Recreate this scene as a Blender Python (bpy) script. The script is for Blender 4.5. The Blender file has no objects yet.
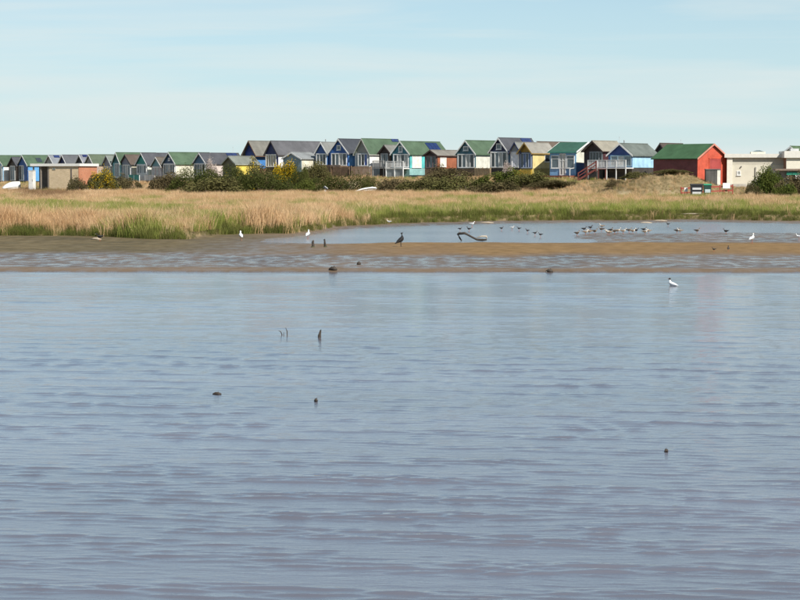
import bpy, bmesh, math, random
import numpy as np
from mathutils import Vector
R = math.radians
sc = bpy.context.scene
col = sc.collection
# ------------------------------------------------------------------ camera, sky, sun, exposure
F = 2000.0            # focal length in photo pixels (800 wide)
CAMZ = 4.0
PITCH = math.atan(126.0 / F)
cam_d = bpy.data.cameras.new('camera'); cam = bpy.data.objects.new('camera', cam_d); col.objects.link(cam)
cam.location = (0, 0, CAMZ); cam.rotation_euler = (R(90) - PITCH, 0, 0)
cam_d.sensor_width = 36.0; cam_d.lens = 36.0 * F / 800.0; cam_d.clip_end = 20000; cam_d.clip_start = 0.5
sc.camera = cam
SUN_AZ, SUN_EL = R(140), R(42)          # azimuth clockwise from +Y
world = bpy.data.worlds.new('World'); sc.world = world; world.use_nodes = True
wn, wl = world.node_tree.nodes, world.node_tree.links
wn.clear()
wo = wn.new('ShaderNodeOutputWorld'); bg = wn.new('ShaderNodeBackground')
sky = wn.new('ShaderNodeTexSky'); sky.sky_type = 'NISHITA'; sky.sun_disc = False
sky.sun_elevation = SUN_EL; sky.sun_rotation = SUN_AZ
sky.altitude = 2500; sky.air_density = 1.0; sky.dust_density = 0.0; sky.ozone_density = 5.0
hsv = wn.new('ShaderNodeHueSaturation'); hsv.inputs['Saturation'].default_value = 0.88; hsv.inputs['Hue'].default_value = 0.478
wl.new(sky.outputs[0], hsv.inputs['Color'])
tc = wn.new('ShaderNodeTexCoord'); mp = wn.new('ShaderNodeMapping'); mp.inputs['Scale'].default_value = (2.0, 2.0, 26.0)
mp.inputs['Location'].default_value = (0.35, 0.0, 0.2); mp.inputs['Rotation'].default_value = (0, R(1.2), 0)
wl.new(tc.outputs['Generated'], mp.inputs['Vector'])
nz = wn.new('ShaderNodeTexNoise'); nz.inputs['Scale'].default_value = 2.2; nz.inputs['Detail'].default_value = 6; nz.inputs['Roughness'].default_value = 0.5
nz.inputs['Distortion'].default_value = 0.4
wl.new(mp.outputs[0], nz.inputs['Vector'])
rp = wn.new('ShaderNodeValToRGB'); rp.color_ramp.elements[0].position = 0.45; rp.color_ramp.elements[1].position = 0.68
rp.color_ramp.elements[0].color = (0, 0, 0, 1); rp.color_ramp.elements[1].color = (.6, .6, .6, 1)
wl.new(nz.outputs['Fac'], rp.inputs['Fac'])
mxw = wn.new('ShaderNodeMix'); mxw.data_type = 'RGBA'; mxw.inputs['B'].default_value = (7.0, 7.6, 7.5, 1)
# pale sea haze thickening towards the horizon
sxyz = wn.new('ShaderNodeSeparateXYZ'); wl.new(tc.outputs['Generated'], sxyz.inputs[0])
hz = wn.new('ShaderNodeMapRange'); hz.interpolation_type = 'SMOOTHSTEP'; hz.inputs['From Min'].default_value = -.02; hz.inputs['From Max'].default_value = .20
hz.inputs['To Min'].default_value = .85; hz.inputs['To Max'].default_value = 0.0; wl.new(sxyz.outputs[2], hz.inputs['Value'])
mxh = wn.new('ShaderNodeMix'); mxh.data_type = 'RGBA'; mxh.inputs['B'].default_value = (5.55, 7.0, 7.15, 1)
wl.new(hz.outputs[0], mxh.inputs['Factor']); wl.new(hsv.outputs[0], mxh.inputs['A'])
wl.new(rp.outputs['Color'], mxw.inputs['Factor']); wl.new(mxh.outputs['Result'], mxw.inputs['A'])
wl.new(mxw.outputs['Result'], bg.inputs['Color']); bg.inputs['Strength'].default_value = 0.08
wl.new(bg.outputs[0], wo.inputs['Surface'])
sun_d = bpy.data.lights.new('sun', 'SUN'); sun_d.energy = 5.0; sun_d.angle = R(0.53); sun_d.color = (1.0, 0.95, 0.86)
sun = bpy.data.objects.new('sun', sun_d); col.objects.link(sun)
sdir = Vector((math.sin(SUN_AZ) * math.cos(SUN_EL), math.cos(SUN_AZ) * math.cos(SUN_EL), math.sin(SUN_EL)))
sun.rotation_euler = (-sdir).to_track_quat('-Z', 'Y').to_euler(); sun.location = (60, 0, 60)
sc.view_settings.view_transform = 'Standard'; sc.view_settings.look = 'None'
sc.view_settings.exposure = 0.45; sc.view_settings.gamma = 1.0; sc.view_settings.use_curve_mapping = False

# ------------------------------------------------------------------ helpers
rng = np.random.default_rng(7); random.seed(7)
cp, sp = math.cos(PITCH), math.sin(PITCH)
def at(px, py, Y):
    """world point on the line of sight through a photo pixel, Y metres away"""
    a, b = (px - 400) / F, (300 - py) / F
    dy = cp + b * sp; t = Y / dy
    return Vector((a * t, Y, CAMZ + t * (b * cp - sp)))
def proj(x, y, z):
    dz = z - CAMZ; dep = y * cp - dz * sp
    return 400 + F * x / dep, 300 - F * (y * sp + dz * cp) / dep
def tag(o, label=None, cat=None, group=None, kind=None):
    if label: o['label'] = label
    if cat: o['category'] = cat
    if group: o['group'] = group
    if kind: o['kind'] = kind
    return o
def empty(name, loc=(0, 0, 0), rz=0.0):
    o = bpy.data.objects.new(name, None); col.objects.link(o)
    o.location = loc; o.rotation_euler = (0, 0, rz); o.empty_display_size = 0.2
    return o
class MB:
    def __init__(s): s.v = []; s.f = []
    def add(s, vs, fs):
        n = len(s.v); s.v += [tuple(p) for p in vs]; s.f += [tuple(i + n for i in f) for f in fs]; return s
    def box(s, x0, x1, y0, y1, z0, z1):
        return s.add([(x0,y0,z0),(x1,y0,z0),(x1,y1,z0),(x0,y1,z0),(x0,y0,z1),(x1,y0,z1),(x1,y1,z1),(x0,y1,z1)],
                     [(0,3,2,1),(4,5,6,7),(0,1,5,4),(1,2,6,5),(2,3,7,6),(3,0,4,7)])
    def prism(s, poly, a0, a1, axis='y'):
        """poly (u, z) extruded along axis"""
        n = len(poly)
        if axis == 'y': vs = [(u, a0, z) for u, z in poly] + [(u, a1, z) for u, z in poly]
        else: vs = [(a0, u, z) for u, z in poly] + [(a1, u, z) for u, z in poly]
        fs = [tuple(range(n)), tuple(range(2*n-1, n-1, -1))] + [(i, i+n, (i+1) % n + n, (i+1) % n) for i in range(n)]
        return s.add(vs, fs)
    def bar(s, a, b, w, h=None):
        a, b = Vector(a), Vector(b); h = h or w
        d = (b - a).normalized(); up = Vector((0, 0, 1)) if abs(d.z) < .95 else Vector((1, 0, 0))
        x = d.cross(up).normalized() * w / 2; y = x.cross(d).normalized() * h / 2
        vs = [a-x-y, a+x-y, a+x+y, a-x+y, b-x-y, b+x-y, b+x+y, b-x+y]
        return s.add(vs, [(0,3,2,1),(4,5,6,7),(0,1,5,4),(1,2,6,5),(2,3,7,6),(3,0,4,7)])
    def tube(s, pts, rads, n=7):
        pts = [Vector(p) for p in pts]; rings = []
        for i, p in enumerate(pts):
            d = (pts[min(i+1, len(pts)-1)] - pts[max(i-1, 0)]).normalized()
            up = Vector((0, 0, 1)) if abs(d.z) < .9 else Vector((1, 0, 0))
            x = d.cross(up).normalized(); y = x.cross(d)
            rings.append([p + (x*math.cos(t) + y*math.sin(t)) * rads[i] for t in (2*math.pi*k/n for k in range(n))])
        return s.loft(rings)
    def loft(s, rings):
        n = len(rings[0]); vs = [p for r in rings for p in r]; fs = []
        for i in range(len(rings)-1):
            for k in range(n): fs.append((i*n+k, i*n+(k+1) % n, (i+1)*n+(k+1) % n, (i+1)*n+k))
        fs.append(tuple(range(n-1, -1, -1))); m = (len(rings)-1)*n; fs.append(tuple(range(m, m+n)))
        return s.add(vs, fs)
    def build(s, name, mat, parent=None, smooth=False):
        me = bpy.data.meshes.new(name); me.from_pydata(s.v, [], s.f)
        bm = bmesh.new(); bm.from_mesh(me); bmesh.ops.recalc_face_normals(bm, faces=bm.faces); bm.to_mesh(me); bm.free()
        if smooth: me.shade_smooth()
        me.materials.append(mat)
        o = bpy.data.objects.new(name, me); col.objects.link(o)
        if parent: o.parent = parent
        return o
# value noise
def vnoise(x, y, seed=0):
    x = np.asarray(x, float); y = np.asarray(y, float)
    xi = np.floor(x).astype(np.int64); yi = np.floor(y).astype(np.int64); xf = x - xi; yf = y - yi
    def h(i, j):
        n = (i * 374761393 + j * 668265263 + seed * 1442695041) & 0x7fffffff
        n = ((n ^ (n >> 13)) * 1274126177) & 0x7fffffff
        return ((n ^ (n >> 16)) & 0xffff) / 65535.0
    u = xf*xf*(3-2*xf); v = yf*yf*(3-2*yf)
    return (h(xi,yi)*(1-u)+h(xi+1,yi)*u)*(1-v) + (h(xi,yi+1)*(1-u)+h(xi+1,yi+1)*u)*v
def fbm(x, y, seed=0, octv=4):
    t = 0; a = .5; tot = 0
    for k in range(octv):
        t = t + a*vnoise(x*2**k, y*2**k, seed+k*17); tot += a; a *= .5
    return t/tot                                  # 0..1
def sstep(a, b, x): t = np.clip((x-a)/(b-a), 0, 1); return t*t*(3-2*t)

# ------------------------------------------------------------------ materials
MATS = {}
def newmat(name):
    m = bpy.data.materials.new(name); m.use_nodes = True
    nt = m.node_tree; b = nt.nodes['Principled BSDF']; return m, nt, nt.nodes, nt.links, b
def mixcol(nt, fac, a, b, blend='MIX'):
    n = nt.nodes.new('ShaderNodeMix'); n.data_type = 'RGBA'; n.blend_type = blend
    for sck, v in (('Factor', fac), ('A', a), ('B', b)):
        if hasattr(v, 'links') or isinstance(v, bpy.types.NodeSocket): nt.links.new(v, n.inputs[sck])
        elif isinstance(v, (int, float)): n.inputs[sck].default_value = v
        else: n.inputs[sck].default_value = (*v[:3], 1)
    return n.outputs['Result']
def noise_node(nt, scale, detail=4, rough=.55, vec=None, mapping=None):
    n = nt.nodes.new('ShaderNodeTexNoise'); n.inputs['Scale'].default_value = scale
    n.inputs['Detail'].default_value = detail; n.inputs['Roughness'].default_value = rough
    if vec is None:
        g = nt.nodes.new('ShaderNodeNewGeometry'); vec = g.outputs['Position']
    if mapping:
        mpn = nt.nodes.new('ShaderNodeMapping'); mpn.inputs['Scale'].default_value = mapping
        nt.links.new(vec, mpn.inputs['Vector']); vec = mpn.outputs[0]
    nt.links.new(vec, n.inputs['Vector']); return n.outputs['Fac']
def ramp(nt, fac, stops):
    n = nt.nodes.new('ShaderNodeValToRGB'); e = n.color_ramp.elements
    while len(e) < len(stops): e.new(.5)
    for i, (p, c) in enumerate(stops):
        e[i].position = p; e[i].color = (*c[:3], 1) if not isinstance(c, (int, float)) else (c, c, c, 1)
    nt.links.new(fac, n.inputs['Fac']); return n.outputs['Color']
def paint(c, rough=.55, boards=True):
    """painted timber boards, slightly weathered"""
    k = ('paint', c, rough, boards)
    if k in MATS: return MATS[k]
    m, nt, N, L, b = newmat('painted_timber')
    n1 = noise_node(nt, 1.3, 5, .6); n2 = noise_node(nt, 3.0, 3, .6, mapping=(6, 6, .5))
    dark = tuple(v*.72 for v in c); lite = tuple(min(.85, v*1.12+.012) for v in c)
    cc = mixcol(nt, ramp(nt, n1, [(.3, 0.), (.7, 1.)]), dark, lite)
    cc = mixcol(nt, ramp(nt, n2, [(.55, 0.), (.85, .35)]), cc, tuple(.5*v+.10 for v in c))
    if boards:
        tcn = N.new('ShaderNodeTexCoord'); w = N.new('ShaderNodeTexWave'); w.wave_type = 'BANDS'; w.bands_direction = 'Z'; w.wave_profile = 'SAW'
        w.inputs['Scale'].default_value = 2.1; w.inputs['Distortion'].default_value = .15
        L.new(tcn.outputs['Object'], w.inputs['Vector'])
        bp = N.new('ShaderNodeBump'); bp.inputs['Strength'].default_value = .5; bp.inputs['Distance'].default_value = .015
        L.new(w.outputs['Fac'], bp.inputs['Height']); L.new(bp.outputs[0], b.inputs['Normal'])
        cc = mixcol(nt, ramp(nt, w.outputs['Fac'], [(.0, .22), (.14, 0.)]), cc, tuple(v*.45 for v in c))
    L.new(cc, b.inputs['Base Color']); b.inputs['Roughness'].default_value = rough
    MATS[k] = m; return m
def felt(c, rough=.85):
    """mineral felt / sheet roofing with faded patches and strip seams"""
    k = ('felt', c)
    if k in MATS: return MATS[k]
    c = tuple(v*.62 for v in c)
    m, nt, N, L, b = newmat('roof_felt')
    n1 = noise_node(nt, .7, 5, .6); n2 = noise_node(nt, 9, 3, .6)
    cc = mixcol(nt, ramp(nt, n1, [(.3, 0.), (.72, 1.)]), tuple(v*.75 for v in c), tuple(v*1.2+.01 for v in c))
    cc = mixcol(nt, ramp(nt, n2, [(.5, 0.), (.8, .3)]), cc, tuple(v*.6 for v in c))
    tcn = N.new('ShaderNodeTexCoord'); w = N.new('ShaderNodeTexWave'); w.bands_direction = 'Y'; w.wave_profile = 'SAW'
    w.inputs['Scale'].default_value = .32; w.inputs['Distortion'].default_value = .05
    L.new(tcn.outputs['Object'], w.inputs['Vector'])
    cc = mixcol(nt, ramp(nt, w.outputs['Fac'], [(0., .35), (.05, 0.)]), cc, tuple(v*.5 for v in c))
    bp = N.new('ShaderNodeBump'); bp.inputs['Strength'].default_value = .4; bp.inputs['Distance'].default_value = .02
    L.new(n2, bp.inputs['Height']); L.new(bp.outputs[0], b.inputs['Normal'])
    L.new(cc, b.inputs['Base Color']); b.inputs['Roughness'].default_value = rough
    MATS[k] = m; return m
def plain(name, c, rough=.6, var=.25, scale=4.0, metallic=0.0, spec=None):
    k = ('plain', name, c)
    if k in MATS: return MATS[k]
    m, nt, N, L, b = newmat(name)
    n1 = noise_node(nt, scale, 5, .6)
    L.new(mixcol(nt, ramp(nt, n1, [(.3, 0.), (.7, 1.)]), tuple(v*(1-var) for v in c), tuple(v*(1+var*.6) for v in c)), b.inputs['Base Color'])
    b.inputs['Roughness'].default_value = rough; b.inputs['Metallic'].default_value = metallic
    MATS[k] = m; return m
def glassm(c=(.02, .028, .035)):
    k = ('glass', c)
    if k in MATS: return MATS[k]
    m, nt, N, L, b = newmat('window_glass')
    n1 = noise_node(nt, 2.5, 2, .5)
    L.new(mixcol(nt, n1, tuple(v*.5 for v in c), tuple(v*1.6 for v in c)), b.inputs['Base Color'])
    b.inputs['Roughness'].default_value = .06; b.inputs['Coat Weight'].default_value = .3
    MATS[k] = m; return m
def foliage(name, ca, cb, cc=None, trans=.3, world_scale=.5):
    k = ('fol', name)
    if k in MATS: return MATS[k]
    m, nt, N, L, b = newmat(name)
    oi = N.new('ShaderNodeObjectInfo'); n1 = noise_node(nt, world_scale, 4, .6)
    c1 = mixcol(nt, ramp(nt, n1, [(.35, 0.), (.65, 1.)]), ca, cb)
    c1 = mixcol(nt, ramp(nt, oi.outputs['Random'], [(0., 0.), (1., .8)]), c1, cc or ca)
    N.remove(b); d = N.new('ShaderNodeBsdfDiffuse'); t = N.new('ShaderNodeBsdfTranslucent'); mx = N.new('ShaderNodeMixShader')
    L.new(c1, d.inputs['Color']); L.new(c1, t.inputs['Color']); mx.inputs[0].default_value = trans
    L.new(d.outputs[0], mx.inputs[1]); L.new(t.outputs[0], mx.inputs[2])
    L.new(mx.outputs[0], N['Material Output'].inputs['Surface'])
    MATS[k] = m; return m
WHITE = (.80, .79, .75); CREAM = (.70, .66, .53); DARKW = (.05, .04, .035)

# ------------------------------------------------------------------ lines of the land
_hp = [(-60,354),(0,343),(110,320),(205,302),(250,295),(330,284),(400,276),(460,268),(520,260),(600,252),(640,248),(720,243),(860,236)]
_hz = [2.45,2.45,2.5,2.9,3.1,3.4,3.45,3.45,3.4,3.25,3.15,2.35,2.2]
HX = np.array([(p-400)/F*y for p, y in _hp]); HY = np.array([y for _, y in _hp], float); HZ = np.array(_hz)
_bk = [(-80,238),(0,237),(100,238),(150,240.5),(190,240.5),(215,236),(250,235),(290,234.5),(320,231),(335,227.5),(400,224),(480,222),(560,221),(640,221),(690,220),(740,221),(800,222),(880,221)]
BY = np.array([2000*4/(y-174) for _, y in _bk]); BX = np.array([(p-400)/F*y for (p, _), y in zip(_bk, BY)])
HPX = np.array([p for p, _ in _hp], float)
def Yrow(px): return float(np.interp(px, HPX, HY))
def bankY(x): return np.interp(x, BX, BY) + 3.0*(fbm(x/4.0, x*0+3.3, 5)-.5)
MOUNDS = [(648, 236.5, 1.35, 4.6, 3.4), (684, 236, 1.45, 3.6, 3.0), (628, 238, .5, 2.6, 3.0), (170, 275, .3, 5, 4)]
def pxY(x, Y): return 400 + F*x/np.maximum(Y, 1)
def zones(x, Y):
    """returns z and (wet mud, sand, algae) masks"""
    Yb = bankY(x); Yh = np.interp(x, HX, HY); zh = np.interp(x, HX, HZ); px = pxY(x, Y)
    n1 = fbm(x/9, Y/14, 1); n2 = fbm(x/2.2, Y/6, 2); n3 = fbm(x/1.0, Y/2.6, 3, 3)
    # land
    d = Y - Yb
    z1 = .85
    zl = .10 + .42*sstep(0, 2.2, d) + (z1-.5)*np.clip(d/np.maximum(Yh-50-Yb, 5), 0, 1) + .38*sstep(Yh-52, Yh-20, Y)
    zl = zl + (zh-z1-.38)*sstep(Yh-17, Yh-4, Y)
    zl = zl + .25*(n1-.5)*sstep(3, 12, d) + .10*(n2-.5)*sstep(2, 8, d)
    for (mpx, mY, mh, sx, sy) in MOUNDS:
        mx = (mpx-400)/F*mY; zl = zl + mh*np.exp(-((x-mx)/sx)**2 - ((Y-mY)/sy)**2)*(.75+.5*n2)
    back = sstep(Yh+28, Yh+70, Y); zl = zl*(1-back) - 1.2*back
    # mud flat
    Yf = 81.6 + 1.0*(fbm(x/14, x*0+8.1, 9)-.5) - .012*x
    df = Y - Yf
    zm = -.9 + .6*sstep(-30, -4, df) + .3*sstep(-4, 0, df) + .030*sstep(0, .6, df)
    berm = sstep(0, .5, df)*(1-sstep(1.6, 4.2, df + 2.0*(n2-.5)))
    zm = zm + .05*berm
    flat = sstep(2, 5, df)
    zm = zm + flat*(.0 + .05*(n2-.47) + .03*(n3-.5))
    bar = sstep(95, 100, Y + 8*(n2-.5))*(1-sstep(111, 117, Y + 5*(n2-.5)))*sstep(-13, 4, x + 6*(n1-.5))
    zm = zm + .10*bar*(.6+.8*n1)
    algae = sstep(98, 104, Y + 8*(n2-.5))*(1-sstep(-14, -4, x + 9*(n1-.5)))
    zm = zm + .04*algae
    chan = sstep(114, 119, Y + 4*(n2-.5))*(1-sstep(-6, -1, Yb*0 + Y - np.maximum(Yb-4, 119) + 3*(n2-.5)))*sstep(-10.5, -5, x + 3*(n1-.5))
    gray = sstep(9.5, 14, x+5*(n1-.5))*sstep(112, 116, Y)*(1-sstep(133, 139, Y+7*(n2-.5)))
    zm = zm - .14*chan*(1-gray)*(1-bar) + gray*.03
    foot = sstep(-7, -2.5, d)*(1-sstep(-.5, 1, d)); zm = zm + .05*foot
    w = sstep(-1.2, 1.0, d)
    z = zm*(1-w) + zl*w
    sand = np.clip(bar + berm*.45 + .25*foot*(1-algae), 0, 1)*(1-w)
    alg = np.clip(algae*(1-berm), 0, 1)*(1-w)
    wet = (1-w)
    # dry sand paths among the dunes
    sp_ = np.zeros_like(x)
    for (spx, sY, sx, sy) in [(318, 270, 1.2, 3), (350, 271, 1.4, 2.5), (366, 268, 1.0, 2), (667, 231, 1.8, 1.6), (622, 233, 1.4, 1.4), (298, 272, 1.0, 2)]:
        mx = (spx-400)/F*sY; sp_ = np.maximum(sp_, np.exp(-((x-mx)/sx)**2-((Y-sY)/sy)**2))
    beach = sstep(Yh+14, Yh+22, Y)
    return z, wet, sand, alg, np.maximum(sp_*w, beach)
def zt(x, Y): return float(zones(np.array([x], float), np.array([Y], float))[0][0])
def hit(px, py):
    """where the line of sight through a pixel first meets ground or water"""
    Ys = np.concatenate([np.arange(15, 90, .02), np.arange(90, 300, .05)]); a, b = (px-400)/F, (300-py)/F
    t = Ys/(cp+b*sp); X = a*t; Z = CAMZ+t*(b*cp-sp); G = np.maximum(zones(X, Ys)[0], 0.0)
    i = int(np.argmax(Z <= G)); return Vector((X[i], Ys[i], G[i]))

# ------------------------------------------------------------------ ground sheet
def grid_mesh(name, xs, ys, zf):
    X, Y = np.meshgrid(xs, ys); nx, ny = len(xs), len(ys)
    out = zf(X, Y); Z = out[0] if isinstance(out, tuple) else out
    co = np.stack([X, Y, Z], -1).reshape(-1, 3)
    idx = np.arange(nx*ny).reshape(ny, nx)
    q = np.stack([idx[:-1,:-1], idx[:-1,1:], idx[1:,1:], idx[1:,:-1]], -1).reshape(-1, 4)
    me = bpy.data.meshes.new(name)
    me.vertices.add(len(co)); me.vertices.foreach_set('co', co.ravel())
    me.loops.add(q.size); me.loops.foreach_set('vertex_index', q.ravel().astype(np.int32))
    me.polygons.add(len(q)); me.polygons.foreach_set('loop_start', np.arange(0, q.size, 4, dtype=np.int32))
    me.polygons.foreach_set('loop_total', np.full(len(q), 4, dtype=np.int32))
    me.update(calc_edges=True); me.shade_smooth()
    return me, out
def spaced(*segs):
    a = []
    for s, e, st in segs: a += list(np.arange(s, e, st))
    return np.array(sorted(set(np.round(a, 4))))
gx = spaced((-4000,-400,600),(-400,-90,12),(-90,-46,1.2),(-46,46,.4),(46,90,1.0),(90,400,12),(400,4001,600))
gy = spaced((-60,40,20),(40,76,4),(76,135,.25),(135,185,.45),(185,300,1.2),(300,430,4),(430,1000,80),(1000,6001,1000))
gme, gout = grid_mesh('ground', gx, gy, zones)
ca = gme.color_attributes.new('zone', 'FLOAT_COLOR', 'POINT')
zc = np.stack([gout[1], gout[2], gout[3], gout[4]], -1).reshape(-1).astype(np.float32); ca.data.foreach_set('color', zc)
ground = bpy.data.objects.new('ground', gme); col.objects.link(ground); tag(ground, kind='structure')
m, nt, N, L, b = newmat('marsh_ground')
va = N.new('ShaderNodeVertexColor'); va.layer_name = 'zone'; sep = N.new('ShaderNodeSeparateColor'); L.new(va.outputs['Color'], sep.inputs[0])
na = noise_node(nt, .22, 6, .62, mapping=(1, .35, 1)); nb = noise_node(nt, 1.4, 5, .6, mapping=(1, .5, 1)); nf = noise_node(nt, 9, 4, .6)
soil = mixcol(nt, ramp(nt, nb, [(.35, 0.), (.65, 1.)]), (.13, .10, .05), (.27, .20, .11))
mud = mixcol(nt, ramp(nt, na, [(.35, 0.), (.65, 1.)]), (.095, .070, .055), (.155, .112, .080))
snd = mixcol(nt, ramp(nt, nb, [(.3, 0.), (.7, 1.)]), (.15, .092, .036), (.25, .155, .066))
snd = mixcol(nt, ramp(nt, na, [(.45, 0.), (.68, .75)]), snd, (.16, .10, .05))
alg = mixcol(nt, ramp(nt, nb, [(.3, 0.), (.7, 1.)]), (.085, .064, .030), (.17, .128, .062))
alg = mixcol(nt, ramp(nt, noise_node(nt, .5, 5, .6, mapping=(.35, 1.1, 1)), [(.45, 0.), (.62, .7)]), alg, (.06, .05, .026))
c = mixcol(nt, sep.outputs[0], soil, mud); c = mixcol(nt, sep.outputs[1], c, snd); c = mixcol(nt, sep.outputs[2], c, alg)
c = mixcol(nt, va.outputs['Alpha'], c, (.46, .37, .24))
L.new(c, b.inputs['Base Color'])
def math_node(nt, op, a, b_, clamp=False):
    n = nt.nodes.new('ShaderNodeMath'); n.operation = op; n.use_clamp = clamp
    for i, v in enumerate((a, b_)):
        if isinstance(v, (int, float)): n.inputs[i].default_value = v
        else: nt.links.new(v, n.inputs[i])
    return n.outputs[0]
shine = math_node(nt, 'MULTIPLY', sep.outputs[0], math_node(nt, 'SUBTRACT', 1.0, math_node(nt, 'MAXIMUM', math_node(nt, 'MULTIPLY', sep.outputs[1], .9), math_node(nt, 'MULTIPLY', sep.outputs[2], .8)), True))
wetn = ramp(nt, nb, [(.38, .35), (.60, 1.)])
shine = math_node(nt, 'MULTIPLY', shine, wetn)
L.new(math_node(nt, 'SUBTRACT', .85, math_node(nt, 'MULTIPLY', shine, .70)), b.inputs['Roughness'])
L.new(math_node(nt, 'ADD', .12, math_node(nt, 'MULTIPLY', shine, .65)), b.inputs['Specular IOR Level'])
bp = N.new('ShaderNodeBump'); bp.inputs['Strength'].default_value = .35; bp.inputs['Distance'].default_value = .03
L.new(nf, bp.inputs['Height']); L.new(bp.outputs[0], b.inputs['Normal'])
gme.materials.append(m)

# ------------------------------------------------------------------ water
def waves(X, Y):
    Z = np.zeros_like(X); r = np.random.default_rng(11)
    dy = np.gradient(Y, axis=0)
    group = .30 + 1.35*fbm(X/6.0, Y/2.4, 31, 4)
    for k in range(100):
        lam = (.12*(.36/.12)**r.random()) if k < 64 else (.12*(1.8/.12)**r.random()); ang = R(12) + r.normal()*R(12)
        kx, ky = 2*math.pi/lam*math.sin(ang), 2*math.pi/lam*math.cos(ang)
        slope = .0125 if k < 64 else .0055; a = slope*lam/(2*math.pi)
        fade = np.clip((lam/np.maximum(dy, 1e-4)-2.2)/2.0, 0, 1)
        ph = kx*X + ky*Y + r.random()*6.283
        s_ = np.sin(ph); Z += a*fade*(s_ + .22*np.cos(2*ph))
    Z = Z*group; sg = .0027
    return np.clip(Z, -.02, .02)*(1 + .30*np.clip(Z/(sg*.85), -2.5, 2.8))
ys = [-40.0, -20.0, -5.0, 4.0, 8.0, 11.0]; y = 13.0
while y < 86.5: ys.append(y); y += max(.026, .031*(y/20)**1.2)
wx = np.concatenate([np.arange(-400, -45, 30.), np.arange(-45, -24, .5), np.arange(-24, 24, .085), np.arange(24, 45, .5), np.arange(45, 401, 30.)])
wme, _ = grid_mesh('water', wx, np.array(ys), waves)
water = bpy.data.objects.new('water', wme); col.objects.link(water); tag(water, kind='structure')
def watermat(name, base, strength, sx, rough, rfar):
    m, nt, N, L, b = newmat(name)
    nA = noise_node(nt, 1.0, 5, .62, mapping=(sx*.55, sx*2.2, 1)); nB = noise_node(nt, 1.0, 3, .5, mapping=(sx*.12, sx*.45, 1))
    hgt = math_node(nt, 'ADD', math_node(nt, 'MULTIPLY', nA, .6), math_node(nt, 'MULTIPLY', nB, 1.0))
    bp = N.new('ShaderNodeBump'); bp.inputs['Strength'].default_value = strength; bp.inputs['Distance'].default_value = .10
    L.new(hgt, bp.inputs['Height']); L.new(bp.outputs[0], b.inputs['Normal'])
    nC = noise_node(nt, .12, 4, .55, mapping=(.5, 1, 1))
    L.new(mixcol(nt, ramp(nt, nC, [(.35, 0.), (.65, 1.)]), tuple(v*.8 for v in base), tuple(v*1.15 for v in base)), b.inputs['Base Color'])
    # ripples too fine to resolve far out act as roughness
    gp = N.new('ShaderNodeNewGeometry'); sx_ = N.new('ShaderNodeSeparateXYZ'); L.new(gp.outputs['Position'], sx_.inputs[0])
    mr = N.new('ShaderNodeMapRange'); mr.inputs['From Min'].default_value = 24; mr.inputs['From Max'].default_value = 70
    mr.inputs['To Min'].default_value = rough; mr.inputs['To Max'].default_value = rfar
    L.new(sx_.outputs[1], mr.inputs['Value']); L.new(mr.outputs[0], b.inputs['Roughness']); b.inputs['IOR'].default_value = 1.85
    return m
wme.materials.append(watermat('lagoon_water', (.122, .122, .152), .10, 9.0, .04, .08))
cme = MB().add([(-4000, 89.5, 0), (4000, 89.5, 0), (4000, 9000, 0), (-4000, 9000, 0)], [(0, 1, 2, 3)])
channel = cme.build('channel_water', watermat('channel_water', (.16, .165, .18), .30, 3.0, .15, .20)); tag(channel, kind='structure')

# ------------------------------------------------------------------ huts
UP = Vector((0, 0, 1))
class Face:
    """maps (u, out, z) on a wall to local hut space"""
    def __init__(s, kind, w, L): s.k, s.w, s.L = kind, w, L
    def box(s, mb, u0, u1, o0, o1, z0, z1):
        if s.k == 'front': mb.box(u0, u1, -o1, -o0, z0, z1)
        elif s.k == 'right': mb.box(s.w/2+o0, s.w/2+o1, u0, u1, z0, z1)
        return mb
def opening(root, face, name, u0, u1, z0, z1, n=1, frame=WHITE, glass=None, rows=1, t=.075):
    mb = MB(); o = .07
    face.box(mb, u0, u1, 0, o, z1-t, z1); face.box(mb, u0, u1, 0, o, z0, z0+t)
    for i in range(n+1):
        c = u0 + t/2 + (u1-u0-t)*i/n; tt = t if i in (0, n) else t*.85
        face.box(mb, c-tt/2, c+tt/2, 0, o-.004*(0 if i in (0, n) else 1), z0+t, z1-t)
    for j in range(1, rows):
        zz = z0 + (z1-z0)*(j/rows if rows > 2 else .72); face.box(mb, u0+t, u1-t, 0, o-.012, zz-.03, zz+.03)
    fr = mb.build(name, paint(frame, boards=False), root)
    for i in range(n):
        a = u0 + t/2 + (u1-u0-t)*i/n; bq = u0 + t/2 + (u1-u0-t)*(i+1)/n
        g = glass[i % len(glass)] if isinstance(glass, list) else (glass or (.02, .028, .035))
        face.box(MB(), a+.01, bq-.01, .004, .022, z0+.02, z1-.02).build('pane', glassm(g), fr)
    if name == 'window':
        face.box(MB(), u0-.05, u1+.05, 0, .11, z0-.05, z0-.002).build('sill', paint(frame, boards=False), fr)
    return fr
CUR = (.30, .30, .29); DK = (.02, .028, .035); LG = (.10, .13, .15)
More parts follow.
